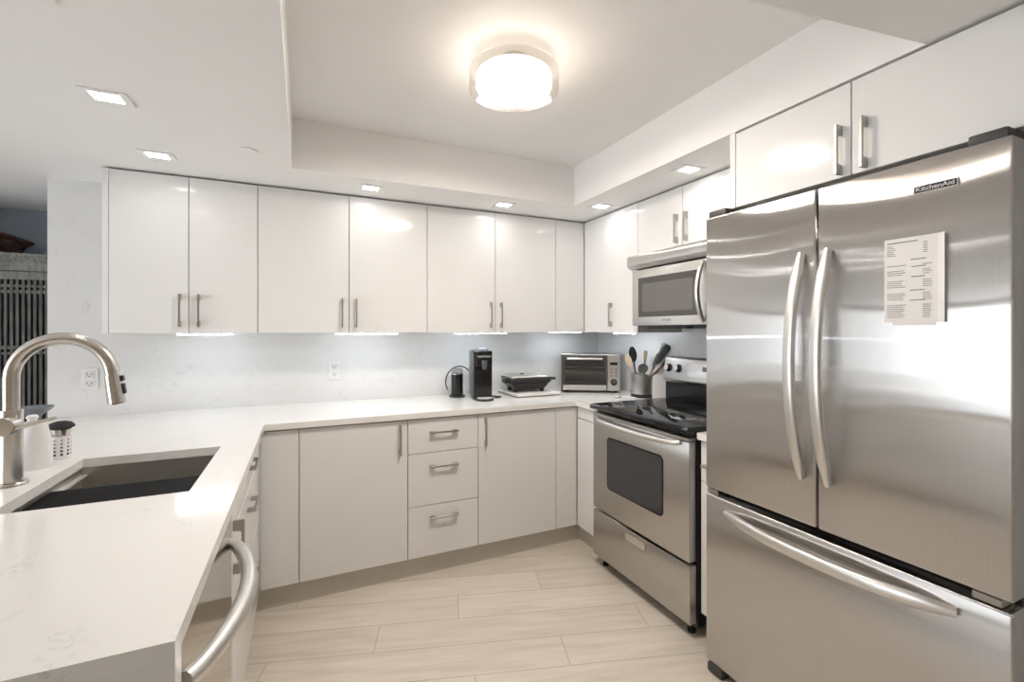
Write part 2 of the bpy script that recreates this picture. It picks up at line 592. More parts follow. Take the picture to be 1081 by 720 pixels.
struct(MB().box(-4.3, 2.35, 4.0, 4.1, 0, ZC).build('wall_far', M['daylightwall'], smooth=False))
# left wall with a wide window
wl = MB()
WY0, WY1, WZ0, WZ1 = -0.4, 2.3, 0.05, 2.05
wl.box(-4.3, -4.2, -3.3, WY0, 0, ZC)
wl.box(-4.3, -4.2, WY1, 4.0, 0, ZC)
wl.box(-4.3, -4.2, WY0, WY1, 0, WZ0)
wl.box(-4.3, -4.2, WY0, WY1, WZ1, ZC)
struct(wl.build('wall_left', M['wallpaint'], smooth=False))
struct(MB().box(-4.2, -2.3, 3.10, 3.22, 0, ZC).build('wall_light_block', M['wallpaint'], smooth=False))  # unseen partition, added to darken the ceiling towards the dining nook
struct(MB().box(-4.3, 2.35, -3.3, -3.2, 0, ZC).build('wall_front', M['tanwall'], smooth=False))

# ------------------------------------------------------------------ cabinet hardware
def handle(door, p, along, out, length=0.16, w=0.0095, depth=0.030):
    """C-shaped bar pull: p = centre on the door's face, along/out = unit axes"""
    a, o = Vector(along), Vector(out)
    s = a.cross(o)
    m = Matrix((( s.x, o.x, a.x, p[0]), (s.y, o.y, a.y, p[1]), (s.z, o.z, a.z, p[2]), (0, 0, 0, 1)))
    L = length / 2
    poly = [(0, -L), (depth, -L), (depth, L), (0, L), (0, L - 0.030), (depth * 0.70, L - 0.034), (depth * 0.70, -L + 0.034), (0, -L + 0.030)]
    # poly in (out, along) -> local y,z
    b = MB().prism(poly, -w / 2, w / 2, plane='YZ', bev=0.0012, mtx=m)
    return b.build('handle', M['pull'], door)

G = 0.0018      # half gap between fronts
def front(unit, name, axis, plane, a0, a1, z0, z1, thick=0.019, m='gloss'):
    """a flat slab front. axis 'Y': front faces -Y at y=plane, spans x a0..a1; 'X-': faces -X at x=plane; 'X+': faces +X"""
    b = MB()
    if axis == 'Y':
        b.box(a0 + G, a1 - G, plane, plane + thick, z0 + G, z1 - G, 0.001)
    elif axis == 'X-':
        b.box(plane, plane + thick, a0 + G, a1 - G, z0 + G, z1 - G, 0.001)
    else:
        b.box(plane - thick, plane, a0 + G, a1 - G, z0 + G, z1 - G, 0.001)
    return b.build(name, M[m], unit)

# ------------------------------------------------------------------ upper cabinets
YU, XU = 2.769, 1.840
ZU0, ZU1 = 1.350, 2.138
UG = 'white gloss wall cabinets along the back wall'
DT = 0.020
def upper_back(label, x0, x1, seam, handles, end=False):
    u = thing('wall_cabinet', label, 'cabinet', ((x0 + x1) / 2, YU + 0.17, ZU0), 0, UG)
    MB().box(x0 + 0.001, x1 - 0.001, YU + DT, YW - 0.001, ZU0, ZU1).build('carcass', M['carcass'], u, smooth=False)
    xs = [x0, seam, x1] if seam else [x0, x1]
    for i in range(len(xs) - 1):
        d = front(u, 'door' if handles else 'filler_panel', 'Y', YU, xs[i], xs[i + 1], ZU0 - 0.002, ZU1 - 0.002)
        if handles:
            handle(d, (handles[i], YU, 1.463), (0, 0, 1), (0, -1, 0), 0.165)
    if end:
        MB().box(x0 - 0.026, x0 - 0.001, YU + 0.004, YW - 0.001, ZU0 - 0.002, ZU1, 0.001).build('end_panel', M['gloss'], u)
    return u
upper_back('white gloss two-door wall cabinet at the left end, beside the bare quartz wall', -0.842, -0.220, -0.525, (-0.560, -0.481), end=True)
upper_back('white gloss two-door wall cabinet above the back-wall outlet, second from the left', -0.220, 0.694, 0.239, (0.201, 0.277))
upper_back('white gloss two-door wall cabinet above the black coffee machine', 0.694, 1.603, 1.147, (1.111, 1.184))
upper_back('narrow white blank panel wall cabinet in the back right corner', 1.603, 1.839, None, None)

def upper_right(label, name, xf, y0, y1, seam, hs, z0, z1, hz, group, hl=0.155, xb=XW):
    u = thing(name, label, 'cabinet', (xf + 0.17, (y0 + y1) / 2, z0), 0, group)
    MB().box(xf + DT, xb - 0.001, y0 + 0.001, y1 - 0.001, z0, z1).build('carcass', M['carcass'], u, smooth=False)
    ys = [y0, seam, y1] if seam else [y0, y1]
    for i in range(len(ys) - 1):
        d = front(u, 'door', 'X-', xf, ys[i], ys[i + 1], z0 - 0.002, z1 - 0.002)
        handle(d, (xf, hs[i], hz), (0, 0, 1), (-1, 0, 0), hl)
    return u
RG = 'white gloss wall cabinets along the right wall'
upper_right('white gloss one-door wall cabinet between the corner and the microwave', 'wall_cabinet', XU, 2.190, 2.768, None, (2.448,), ZU0, ZU1, 1.466, RG)
ua = upper_right('short white gloss two-door cabinet directly above the microwave', 'wall_cabinet', XU, 1.480, 2.190, 1.835, (1.800, 1.870), 1.808, ZU1, 1.912, RG)
MB().box(XU + 0.002, XW - 0.001, 1.292, 1.478, 1.808, ZU1, 0.001).build('filler_panel', M['gloss'], ua)
XF = 1.544
uf = upper_right('deep white gloss two-door cabinet above the refrigerator', 'wall_cabinet', XF, 0.430, 1.264, 0.848, (0.807, 0.878), 1.846, ZU1, 1.930, RG)
MB().box(XF, XW - 0.001, 1.265, 1.290, 1.845, ZC - 0.002, 0.001).build('end_panel', M['gloss'], uf)

# LED bars under the wall cabinets
LG = 'slim led bars under the wall cabinets'
def led_bar(label, cx, cy, length, along_y=False, thin=False):
    t = thing('under_cabinet_light', label, 'light', (cx, cy, ZU0), 0, LG)
    h = length / 2
    if along_y:
        MB().box(cx - 0.014, cx + 0.014, cy - h - 0.004, cy + h + 0.004, ZU0 - 0.005, ZU0 - 0.0005).build('housing', M['alu'], t)
        MB().box(cx - 0.010, cx + 0.010, cy - h, cy + h, ZU0 - 0.010, ZU0 - 0.005).build('diffuser', M['bar'], t)
    elif thin:
        MB().box(cx - h - 0.004, cx + h + 0.004, cy - 0.014, cy + 0.014, ZU0 - 0.0012, ZU0 - 0.0004).build('housing', M['alu'], t)
        MB().box(cx - h, cx + h, cy - 0.010, cy + 0.010, ZU0 - 0.0024, ZU0 - 0.0012).build('diffuser', M['bar'], t)
    else:
        MB().box(cx - h - 0.004, cx + h + 0.004, cy - 0.014, cy + 0.014, ZU0 - 0.005, ZU0 - 0.0005).build('housing', M['alu'], t)
        MB().box(cx - h, cx + h, cy - 0.010, cy + 0.010, ZU0 - 0.010, ZU0 - 0.005).build('diffuser', M['bar'], t)
led_bar('glowing led bar under the wall cabinet at the left end', -0.46, 2.81, 0.24)
led_bar('glowing led bar under the wall cabinet above the back-wall outlet', 0.345, 2.81, 0.35)
led_bar('glowing led bar under the wall cabinet above the coffee machine', 1.065, 2.81, 0.35)
led_bar('glowing led bar under the wall cabinet left of the microwave', 1.97, 2.485, 0.20, True)

led_bar('added led bar brightening the corner under the narrow wall cabinet', 1.76, 2.90, 0.26, thin=True)  # extra bar, added flush to the underside to brighten the backsplash corner

# ------------------------------------------------------------------ base cabinets
YB, XB, XP = 2.483, 1.594, -0.190
ZB0, ZB1 = 0.117, 0.876
BG = 'white gloss base cabinets'
def base_unit(label, loc, name='base_cabinet'):
    return thing(name, label, 'cabinet', loc, 0, BG)
# back run
u = base_unit('white blank corner base panel left of the wide base door', (-0.10, YB + 0.3, 0.117))
MB().box(-0.185, -0.020, YB + DT, YW - 0.002, ZB0, 0.882).build('carcass', M['carcass'], u, smooth=False)
front(u, 'filler_panel', 'Y', YB, -0.188, -0.018, ZB0, ZB1)
u = base_unit('white base cabinet with one wide door, left of the three drawers', (0.25, YB + 0.3, 0.117))
MB().box(-0.018, 0.514, YB + DT, YW - 0.002, ZB0, 0.882).build('carcass', M['carcass'], u, smooth=False)
d = front(u, 'door', 'Y', YB, -0.018, 0.515, ZB0, ZB1)
handle(d, (0.473, YB, 0.774), (0, 0, 1), (0, -1, 0), 0.16)
u = base_unit('white base cabinet with a stack of three drawers', (0.72, YB + 0.3, 0.117))
MB().box(0.516, 0.920, YB + DT, YW - 0.002, ZB0, 0.882).build('carcass', M['carcass'], u, smooth=False)
for z0, z1, hz in ((0.687, ZB1, 0.800), (0.397, 0.687, 0.612), (ZB0, 0.397, 0.330)):
    d = front(u, 'drawer', 'Y', YB, 0.515, 0.921, z0, z1)
    handle(d, (0.715, YB, hz), (1, 0, 0), (0, -1, 0), 0.16)
u = base_unit('white base cabinet with one door, right of the three drawers', (1.18, YB + 0.3, 0.117))
MB().box(0.922, 1.439, YB + DT, YW - 0.002, ZB0, 0.882).build('carcass', M['carcass'], u, smooth=False)
d = front(u, 'door', 'Y', YB, 0.921, 1.440, ZB0, ZB1)
handle(d, (0.962, YB, 0.774), (0, 0, 1), (0, -1, 0), 0.16)
u = base_unit('white blank corner base panel in the back right corner', (1.52, YB + 0.3, 0.117))
MB().box(1.441, 1.70, YB + DT, YW - 0.002, ZB0, 0.882).build('carcass', M['carcass'], u, smooth=False)
front(u, 'filler_panel', 'Y', YB, 1.440, 1.593, ZB0, ZB1)
# right run
u = base_unit('narrow white base cabinet between the corner and the range', (1.9, 2.36, 0.117))
MB().box(XB + DT, XW - 0.002, 2.245, 2.480, ZB0, 0.882).build('carcass', M['carcass'], u, smooth=False)
front(u, 'drawer', 'X-', XB, 2.243, 2.481, 0.806, ZB1)
front(u, 'door', 'X-', XB, 2.243, 2.481, ZB0, 0.802)
u = base_unit('slim white base cabinet between the range and the refrigerator', (1.9, 1.42, 0.117))
MB().box(XB + DT, XW - 0.002, 1.362, 1.482, ZB0, 0.882).build('carcass', M['carcass'], u, smooth=False)
dd = front(u, 'drawer', 'X-', XB, 1.360, 1.483, 0.70, ZB1)
handle(dd, (XB, 1.415, 0.775), (0, 1, 0), (-1, 0, 0), 0.09)
front(u, 'door', 'X-', XB, 1.360, 1.483, ZB0, 0.70)
# peninsula
u = base_unit('white peninsula base cabinet with stacked drawers, beyond the dishwasher', (-0.45, 2.04, 0.117))
c = MB()
c.box(-0.80, XP - DT, 1.623, 1.640, ZB0, 0.66).box(-0.80, XP - DT, 2.44, 2.458, ZB0, 0.882).box(-0.80, -0.782, 1.623, 2.458, ZB0, 0.882).box(-0.80, XP - DT, 1.623, 2.458, ZB0, ZB0 + 0.018)
c.build('carcass', M['carcass'], u, smooth=False)
for z0, z1, hz in ((0.76, ZB1, 0.845), (0.48, 0.76, 0.690), (ZB0, 0.48, 0.40)):
    d = front(u, 'drawer', 'X+', XP, 1.622, 2.462, z0, z1)
    handle(d, (XP, 2.03, hz), (0, 1, 0), (1, 0, 0), 0.16)
u = base_unit('narrow white peninsula pull-out cabinet next to the dishwasher', (-0.45, 1.53, 0.117))
c = MB()
c.box(-0.80, XP - DT, 1.446, 1.462, ZB0, 0.882).box(-0.80, XP - DT, 1.605, 1.621, ZB0, 0.66).box(-0.80, -0.782, 1.446, 1.621, ZB0, 0.882).box(-0.80, XP - DT, 1.446, 1.621, ZB0, ZB0 + 0.018)
c.build('carcass', M['carcass'], u, smooth=False)
d = front(u, 'door', 'X+', XP, 1.443, 1.622, ZB0, ZB1)
handle(d, (XP, 1.585, 0.715), (0, 0, 1), (1, 0, 0), 0.16)
# plinths
k = MB()
k.box(-0.236, 1.642, YB + 0.046, YB + 0.060, 0, ZB0 - 0.001)
tag(k.build('toe_kick', M['kick'], smooth=False), 'long beige plinth under the base cabinets on the back wall', 'plinth', 'beige plinths under the base cabinets')
k = MB()
k.box(XB + 0.048, XB + 0.062, 2.245, YB + 0.045, 0, ZB0 - 0.001)
tag(k.build('toe_kick', M['kick'], smooth=False), 'short beige plinth beside the left foot of the range', 'plinth', 'beige plinths under the base cabinets')
k = MB()
k.box(XP - 0.062, XP - 0.048, 1.441, YB + 0.045, 0, ZB0 - 0.001)
tag(k.build('toe_kick', M['kick'], smooth=False), 'beige plinth under the peninsula cabinets', 'plinth', 'beige plinths under the base cabinets')

# ------------------------------------------------------------------ worktop with waterfall end and sink cut-out
ZT = 0.914
xs = [-1.186, -0.700, -0.290, -0.169, XB - 0.022, XW - 0.001]
ys = [0.804, 1.535, 2.075, 2.243, 2.463, YW - 0.001]
fill = []
for i in range(5):
    for j in range(5):
        pen = i <= 2
        back = j == 4
        ret = i == 4 and j >= 3
        if (pen or back or ret) and not (i == 1 and j == 1):
            fill.append((i, j))
wt = thing('worktop', 'white quartz worktop wrapping the peninsula and the back wall', 'worktop', (-0.6, 2.0, ZT - 0.03))
MB().cells(xs, ys, fill, ZT - 0.030, ZT).build('slab', M['quartz'], wt, smooth=False)
MB().box(-1.186, -0.169, 0.804, 0.842, 0, ZT - 0.0302).build('waterfall_panel', M['quartz'], wt, smooth=False)
tag(MB().box(XB - 0.022, XW - 0.001, 1.358, 1.484, ZT - 0.03, ZT, 0.001).build('worktop', M['quartz'], smooth=False),
    'small white worktop strip between the range and the refrigerator', 'worktop')

# sink
sk = thing('kitchen_sink', 'undermount stainless steel sink in the peninsula worktop', 'sink', (-0.495, 1.805, 0.66))
b = MB()
SX0, SX1, SY0, SY1, SZ = -0.712, -0.278, 1.523, 2.087, 0.668
b.box(SX0, SX1, SY0, SY1, SZ, SZ + 0.004)
b.box(SX0, SX0 + 0.004, SY0, SY1, SZ, 0.883)
b.box(SX1 - 0.004, SX1, SY0, SY1, SZ, 0.883)
b.box(SX0, SX1, SY0, SY0 + 0.004, SZ, 0.883)
b.box(SX0, SX1, SY1 - 0.004, SY1, SZ, 0.883)
b.build('bowl', M['sinksteel'], sk, smooth=False)
MB().box(SX0 + 0.004, SX0 + 0.020, SY0 + 0.004, SY1 - 0.004, 0.850, 0.856).build('ledge', M['alu'], sk, smooth=False)
MB().box(SX1 - 0.020, SX1 - 0.004, SY0 + 0.004, SY1 - 0.004, 0.850, 0.856).build('ledge', M['alu'], sk, smooth=False)
MB().lathe([(0.055, 0), (0.055, 0.003), (0.045, 0.004), (0.02, 0.002), (0, 0.002)], mtx=Matrix.Translation((-0.495, 1.95, SZ + 0.004))).build('drain', M['chrome'], sk)
b = MB()
y = 1.530
while y < 1.86:
    b.tube([(SX0 + 0.006, y, 0.8625), (SX1 - 0.006, y, 0.8625)], 0.006, 8)
    y += 0.0165
b.box(SX0 + 0.006, SX0 + 0.020, 1.528, 1.862, 0.8565, 0.860)
b.box(SX1 - 0.020, SX1 - 0.006, 1.528, 1.862, 0.8565, 0.860)
tag(b.build('drying_rack', M['gridblack']), 'black ribbed roll-up drying rack laid across the near half of the sink', 'rack')

# faucet
FX, FY = -0.772, 1.812
fa = thing('faucet', 'tall brushed nickel pull-down faucet arching over the sink', 'faucet', (FX, FY, ZT))
MB().lathe([(0.037, 0), (0.037, 0.004), (0.034, 0.009), (0.0255, 0.010)], mtx=Matrix.Translation((FX, FY, ZT))).build('base_flange', M['nickel'], fa)
MB().cyl((FX, FY, ZT + 0.010), 0.0255, 0.209, seg=32, bev=0.001).build('body', M['nickel'], fa)
RA = 0.1155
pts = [(FX, FY, ZT + 0.219), (FX, FY, 1.20), (FX, FY, 1.2235)]
for i in range(1, 17):
    a = PI - (PI - 0.22) * i / 16
    pts.append((FX + RA + RA * math.cos(a), FY, 1.2235 + RA * math.sin(a)))
sp_end = Vector(pts[-1])
sd = Vector((0.13, 0, -1)).normalized()
pts.append(tuple(sp_end + sd * 0.02))
MB().tube(pts, 0.0185, 18).build('spout', M['nickel'], fa)
h0 = sp_end + sd * 0.0205
hd = MB().tube([tuple(h0), tuple(h0 + sd * 0.004), tuple(h0 + sd * 0.005), tuple(h0 + sd * 0.092), tuple(h0 + sd * 0.095)], [0.0165, 0.0165, 0.0205, 0.0225, 0.020], 18).build('spray_head', M['nickel'], fa)
ry = Matrix.Rotation(math.atan2(-sd.x, -sd.z) , 4, 'Y')
for o0, o1 in ((0.008, 0.026), (0.033, 0.066)):
    c0 = h0 + sd * ((o0 + o1) / 2) + Vector((0.0225, 0, 0.002))
    MB().box(-0.004, 0.004, -0.008, 0.008, -(o1 - o0) / 2, (o1 - o0) / 2, 0.002, mtx=Matrix.Translation(c0) @ Matrix.Rotation(-0.13, 4, 'Y')).build('spray_button', M['black'], hd)
MB().cyl((FX, FY - 0.047, 1.090), 0.027, 0.050, 'Y', 28, 0.002).build('valve_hub', M['nickel'], fa)
MB().tube([(FX + 0.02, FY - 0.035, 1.083), (FX + 0.06, FY - 0.040, 1.094), (FX + 0.115, FY - 0.045, 1.108)], [0.0085, 0.0065, 0.0042], 12).build('lever', M['nickel'], fa)

# white bottle beside the faucet
bt = thing('soap_bottle', 'white tapered bottle on the worktop behind the faucet', 'bottle', (-0.800, 2.010, ZT))
MB().lathe([(0.042, 0), (0.0435, 0.003), (0.042, 0.05), (0.036, 0.11), (0.030, 0.145), (0.022, 0.152), (0.012, 0.154)], mtx=Matrix.Translation((-0.800, 2.010, ZT))).build('body', M['ceramic'], bt)
MB().lathe([(0.012, 0), (0.012, 0.006), (0.015, 0.008), (0.015, 0.014), (0.010, 0.019), (0, 0.020)], 20, mtx=Matrix.Translation((-0.806, 2.010, ZT + 0.154))).build('cap', M['whiteplastic'], bt)

# perforated cup with scrub brush
CX, CY = -0.772, 2.110
cp = thing('brush_cup', 'small white perforated cup beside the white bottle', 'cup', (CX, CY, ZT))
MB().lathe([(0.0235, 0), (0.025, 0.003), (0.0275, 0.082), (0.0257, 0.082), (0.0233, 0.005), (0, 0.005)], 28, mtx=Matrix.Translation((CX, CY, ZT))).build('cup_wall', M['ceramic'], cp)
b = MB()
for k in range(9):
    a = 2 * PI * k / 9 + 0.25
    for r in range(5):
        z = 0.018 + r * 0.0125
        rr = 0.0252 + 0.0025 * z / 0.08
        s = 0.0034 - 0.0004 * r
        b.box(rr - 0.0012, rr + 0.0006, -s, s, z - s, z + s, mtx=Matrix.Translation((CX, CY, ZT)) @ Matrix.Rotation(a, 4, 'Z'))
b.build('hole', M['slot'], cp, smooth=False)['kind'] = 'stuff'
br = thing('scrub_brush', 'palm scrub brush with dark domed grip standing in the white cup', 'brush', (CX + 0.001, CY, ZT + 0.06))
T = Matrix.Translation((CX + 0.001, CY, ZT))
MB().lathe([(0.016, 0.03), (0.0225, 0.0823), (0.026, 0.095), (0.027, 0.104), (0.020, 0.108)], 28, mtx=T).build('collar', M['nickel'], br)
MB().lathe([(0.030, 0.107), (0.0365, 0.110), (0.0365, 0.116), (0.028, 0.126), (0.014, 0.131), (0, 0.132)], 28, mtx=T).build('grip', M['rubber'], br)

# grey flared vase at the far end of the peninsula
tag(MB().lathe([(0.040, 0), (0.040, 0.004), (0.024, 0.025), (0.014, 0.070), (0.015, 0.100), (0.026, 0.116), (0.046, 0.128), (0.055, 0.138), (0.056, 0.144), (0.051, 0.142), (0.02, 0.122), (0, 0.118)], 32, mtx=Matrix.Translation((-0.975, 2.45, ZT))).build('vase', M['greyvase']),
    'small grey flared vase behind the white bottle', 'vase')

# outlets
OG = 'white double outlets on the quartz backsplash'
def outlet(label, x, z):
    t = thing('outlet', label, 'outlet', (x, YW, z), 0, OG)
    MB().box(x - 0.036, x + 0.036, YW - 0.006, YW - 0.0005, z - 0.058, z + 0.058, 0.002).build('cover_plate', M['whiteplastic'], t)
    for dz in (-0.024, 0.024):
        s = MB().box(x - 0.017, x + 0.017, YW - 0.0085, YW - 0.006, z + dz - 0.017, z + dz + 0.017, 0.004).build('socket', M['whiteplastic'], t)
        MB().box(x - 0.009, x - 0.006, YW - 0.0092, YW - 0.0086, z + dz - 0.004, z + dz + 0.008).box(x + 0.006, x + 0.009, YW - 0.0092, YW - 0.0086, z + dz - 0.004, z + dz + 0.008).box(x - 0.003, x + 0.003, YW - 0.0092, YW - 0.0086, z + dz - 0.012, z + dz - 0.007).build('slot', M['slot'], s, smooth=False)
outlet('white outlet on the backsplash behind the faucet spray head', -1.018, 1.108)
outlet('white outlet on the backsplash left of the milk frother', 0.180, 1.109)

# ------------------------------------------------------------------ dishwasher
dw = thing('dishwasher', 'stainless dishwasher in the near end of the peninsula', 'dishwasher', (-0.45, 1.145, 0))
MB().box(-0.76, -0.212, 0.852, 1.438, 0.10, 0.880).build('tub', M['darkgap'], dw, smooth=False)
M['dwsteel'] = steel('dishwasher_stainless', (0.62, 0.60, 0.57), 0.09, 0.3)
dd = MB().box(-0.210, -0.176, 0.848, 1.440, 0.125, 0.872, 0.003).build('door', M['dwsteel'], dw)
n = 22
pts, rs = [], []
for i in range(n + 1):
    t = i / n
    y = 0.885 + (1.405 - 0.885) * t
    e = math.sin(PI * t) ** 0.75
    pts.append((-0.172 + 0.062 * e, y, 0.800 ))
    rs.append(0.013 + 0.005 * math.sin(PI * t))
hb = MB().tube(pts, rs, 16, flat=1.25)
hb.build('handle', M['handle'], dd)

# ------------------------------------------------------------------ ceiling lights
DG = 'square recessed downlights in the dropped ceiling'
dl = thing('downlight', 'square downlight over the peninsula, the larger of the two on the left', 'light', (-0.595, 1.945, ZC), 0, DG)
b = MB().cells([-0.064, -0.040, 0.040, 0.064], [-0.050, -0.030, 0.030, 0.050], [(i, j) for i in range(3) for j in range(3) if (i, j) != (1, 1)], -0.005, -0.0005)
b.build('trim_frame', M['paint'], dl, local=True, smooth=False)
MB().box(-0.0395, 0.0395, -0.0295, 0.0295, -0.0045, -0.001).build('diffuser', M['down'], dl, local=True, smooth=False)
for x, y, lab in ((-0.595, 1.395, 'square downlight over the near end of the peninsula'),
                  (-0.588, 2.500, 'square downlight above the left end wall cabinet'),
                  (0.336, 2.590, 'square downlight in front of the wall cabinet above the outlet'),
                  (1.130, 2.590, 'square downlight in front of the wall cabinet above the coffee machine'),
                  (1.700, 2.370, 'square downlight near the back right corner'),
                  (1.695, 1.650, 'square downlight in front of the cabinet above the microwave')):
    d2 = copy_tree(dl)
    d2.location = (x, y, ZC)
    d2['label'] = lab
sprk = thing('sprinkler_cap', 'small round white sprinkler cap in the dropped ceiling', 'sprinkler', (-0.215, 2.27, ZC))
MB().lathe([(0.032, -0.006), (0.034, -0.004), (0.034, -0.0005)], 28, mtx=Matrix.Translation((-0.215, 2.27, ZC))).build('cap', M['paint'], sprk)

LX, LY = 0.721, 1.558
lm = thing('ceiling_lamp', 'round glowing drum lamp in a clear glass ring on the raised ceiling', 'lamp', (LX, LY, ZR))
T = Matrix.Translation((LX, LY, 0))
MB().lathe([(0.045, 2.322), (0.050, 2.33), (0.050, ZR - 0.0005)], 32, mtx=T).build('canopy', M['alu'], lm)
MB().lathe([(0.137, 2.2705), (0.140, 2.275), (0.140, 2.316)], 48, mtx=T, cap=False).build('shade', M['lamp'], lm)
MB().lathe([(0.0, 2.270), (0.137, 2.270), (0.137, 2.2705)], 48, mtx=T, cap=False).build('lens', M['lens'], lm)
MB().lathe([(0.0, 2.316), (0.1405, 2.316), (0.1405, 2.320), (0.0, 2.3205)], 48, mtx=T).build('top_plate', M['lamptop'], lm)
MB().lathe([(0.142, 2.262), (0.166, 2.262), (0.168, 2.264), (0.168, 2.335), (0.1655, 2.335), (0.1655, 2.266), (0.142, 2.2655)], 48, mtx=T, cap=False).build('glass_ring', M['clear'], lm)

# ------------------------------------------------------------------ refrigerator
XR = 1.480
FY0, FY1, FYM = 0.472, 1.3515, 0.9135
fr = thing('refrigerator', 'stainless french-door refrigerator with a bottom freezer drawer', 'refrigerator', (1.83, 0.912, 0))
MB().box(1.562, 2.170, FY0 + 0.012, FY1 - 0.006, 0.03, 1.800, 0.003).build('cabinet_body', M['darkgap'], fr)
def fdoor(y0, y1, z0, z1, name):
    return MB().box(XR, 1.556, y0, y1, z0, z1, 0.007, 3).build(name, M['steel'], fr)
dL = fdoor(FYM + 0.003, FY1, 0.734, 1.815, 'door')
dR = fdoor(FY0, FYM - 0.003, 0.734, 1.815, 'door')
dF = fdoor(FY0, FY1, 0.040, 0.708, 'freezer_drawer')
def bow(p, axis, L, reach, wid, thick, n=30):
    """a flat-oval bar bowed away from the door in -X, its ends on the door face; axis 'Z' or 'Y'"""
    t = bmesh.new()
    seg = 16
    rings = []
    for i in range(n + 1):
        q = i / n
        e = 1 - abs(2 * q - 1) ** 2.2
        k = min(1.0, 0.55 + 1.2 * min(q, 1 - q) * 4)
        off = -0.010 - reach * e
        slope = math.atan2(reach * (-2.2 * 2 * math.copysign(abs(2 * q - 1) ** 1.2, 2 * q - 1)), L)
        c = (q - 0.5) * L
        ring = []
        for s_ in range(seg):
            a = 2 * PI * s_ / seg
            w_ = wid / 2 * k * math.copysign(abs(math.cos(a)) ** 0.7, math.cos(a))
            d_ = thick / 2 * math.copysign(abs(math.sin(a)) ** 0.8, math.sin(a))
            x = p[0] + off + d_ * math.cos(slope)
            l_ = c + d_ * math.sin(slope)
            ring.append(t.verts.new((x, p[1] + w_, p[2] + l_) if axis == 'Z' else (x, p[1] + l_, p[2] + w_)))
        rings.append(ring)
    for a, b in zip(rings[:-1], rings[1:]):
        for i in range(seg):
            t.faces.new((a[i], a[(i + 1) % seg], b[(i + 1) % seg], b[i]))
    t.faces.new(rings[0])
    t.faces.new(rings[-1])
    bmesh.ops.recalc_face_normals(t, faces=list(t.faces))
    m = MB()
    m._merge(t)
    return m
def vhandle(d, y, z0, z1):
    return bow((XR, y, (z0 + z1) / 2), 'Z', z1 - z0, 0.064, 0.036, 0.024).build('handle', M['handle'], d)
vhandle(dL, 0.955, 0.885, 1.612)
vhandle(dR, 0.872, 0.885, 1.612)
bow((XR, 0.9075, 0.664), 'Y', 0.678, 0.066, 0.038, 0.024).build('handle', M['handle'], dF)
for y0, y1 in ((FY0 + 0.012, FY0 + 0.085), (FY1 - 0.085, FY1 - 0.003)):
    MB().box(XR + 0.012, 1.62, y0, y1, 1.816, 1.842, 0.006, 2).build('hinge_cover', M['hinge'], fr)
for y0, y1 in ((FY0 + 0.02, FY0 + 0.075), (FY1 - 0.055, FY1 - 0.001)):
    MB().box(XR + 0.006, 1.561, y0, y1, 0.712, 0.730, 0.002).build('hinge', M['pull'], fr)
MB().box(1.575, 1.60, FY0 + 0.02, FY1 - 0.02, 0.012, 0.037).build('toe_grille', M['black'], fr)
for y in (FY0 + 0.06, FY1 - 0.045):
    MB().box(1.474, 1.552, y - 0.035, y + 0.035, 0.0, 0.039, 0.009, 2).build('foot', M['hinge'], fr)
    MB().cyl((2.05, y - 0.02, 0.015), 0.015, 0.04, 'Y').build('foot', M['hinge'], fr)
# badge
bd = MB().box(XR - 0.0035, XR - 0.0002, 0.568, 0.660, 1.724, 1.745, 0.001).build('badge', M['chrome'], dR)
MB().box(XR - 0.0045, XR - 0.0036, 0.571, 0.657, 1.7265, 1.7425).build('badge_field', M['slot'], dR)['label'] = 'black badge field'
def face_negx(x, y, z):
    """text plane on a surface that faces -X: text x runs along -Y, text y along +Z"""
    return Matrix(((0, 0, -1, x), (-1, 0, 0, y), (0, 1, 0, z), (0, 0, 0, 1)))
text_mesh('KitchenAid', 0.016, 'badge_lettering', M['whiteplastic'], dR, face_negx(XR - 0.0048, 0.614, 1.7345), width=0.078)

# paper on the refrigerator
pp = thing('paper_sheet', 'printed white paper sheet stuck on the right refrigerator door', 'paper', (XR - 0.002, 0.659, 1.385))
MB().box(XR - 0.0012, XR - 0.0003, 0.612, 0.708, 1.377, 1.40).build('backing_sheet', M['paper'], pp, smooth=False)
prof = []
for i in range(17):
    a = i / 16
    prof.append((XR - 0.0018 - 0.010 * (max(0, a - 0.86) / 0.14) ** 1.5, 0.727 - (0.727 - 0.591) * a))
poly = prof + [(x + 0.0005, y) for x, y in reversed(prof)]
b = MB().prism(poly, 1.3855, 1.6135, plane='XY')
b.build('sheet', M['paper'], pp, smooth=False)
b = MB()
def line(y0, y1, z, h=0.0018):
    b.box(XR - 0.0026, XR - 0.0020, y1, y0, z - h / 2, z + h / 2)
line(0.720, 0.650, 1.602, 0.0028)
for k in range(6):
    line(0.720, 0.706 - 0.003 * (k % 3), 1.594 - k * 0.0052, 0.0015)
    line(0.639, 0.630, 1.596 - k * 0.0052, 0.0015)
for z in (1.553, 1.534, 1.507, 1.471, 1.444):
    line(0.668 - random.random() * 0.006, 0.632 + random.random() * 0.008, z, 0.0024)
for z0, n_ in ((1.539, 1), (1.525, 3), (1.497, 4), (1.463, 4), (1.432, 7)):
    for k in range(n_):
        z = z0 - k * 0.0054
        line(0.720, 0.676 + random.random() * 0.012, z, 0.0015)
        line(0.640, 0.620 + random.random() * 0.006, z, 0.0015)
b.build('print', M['ink'], pp, smooth=False)

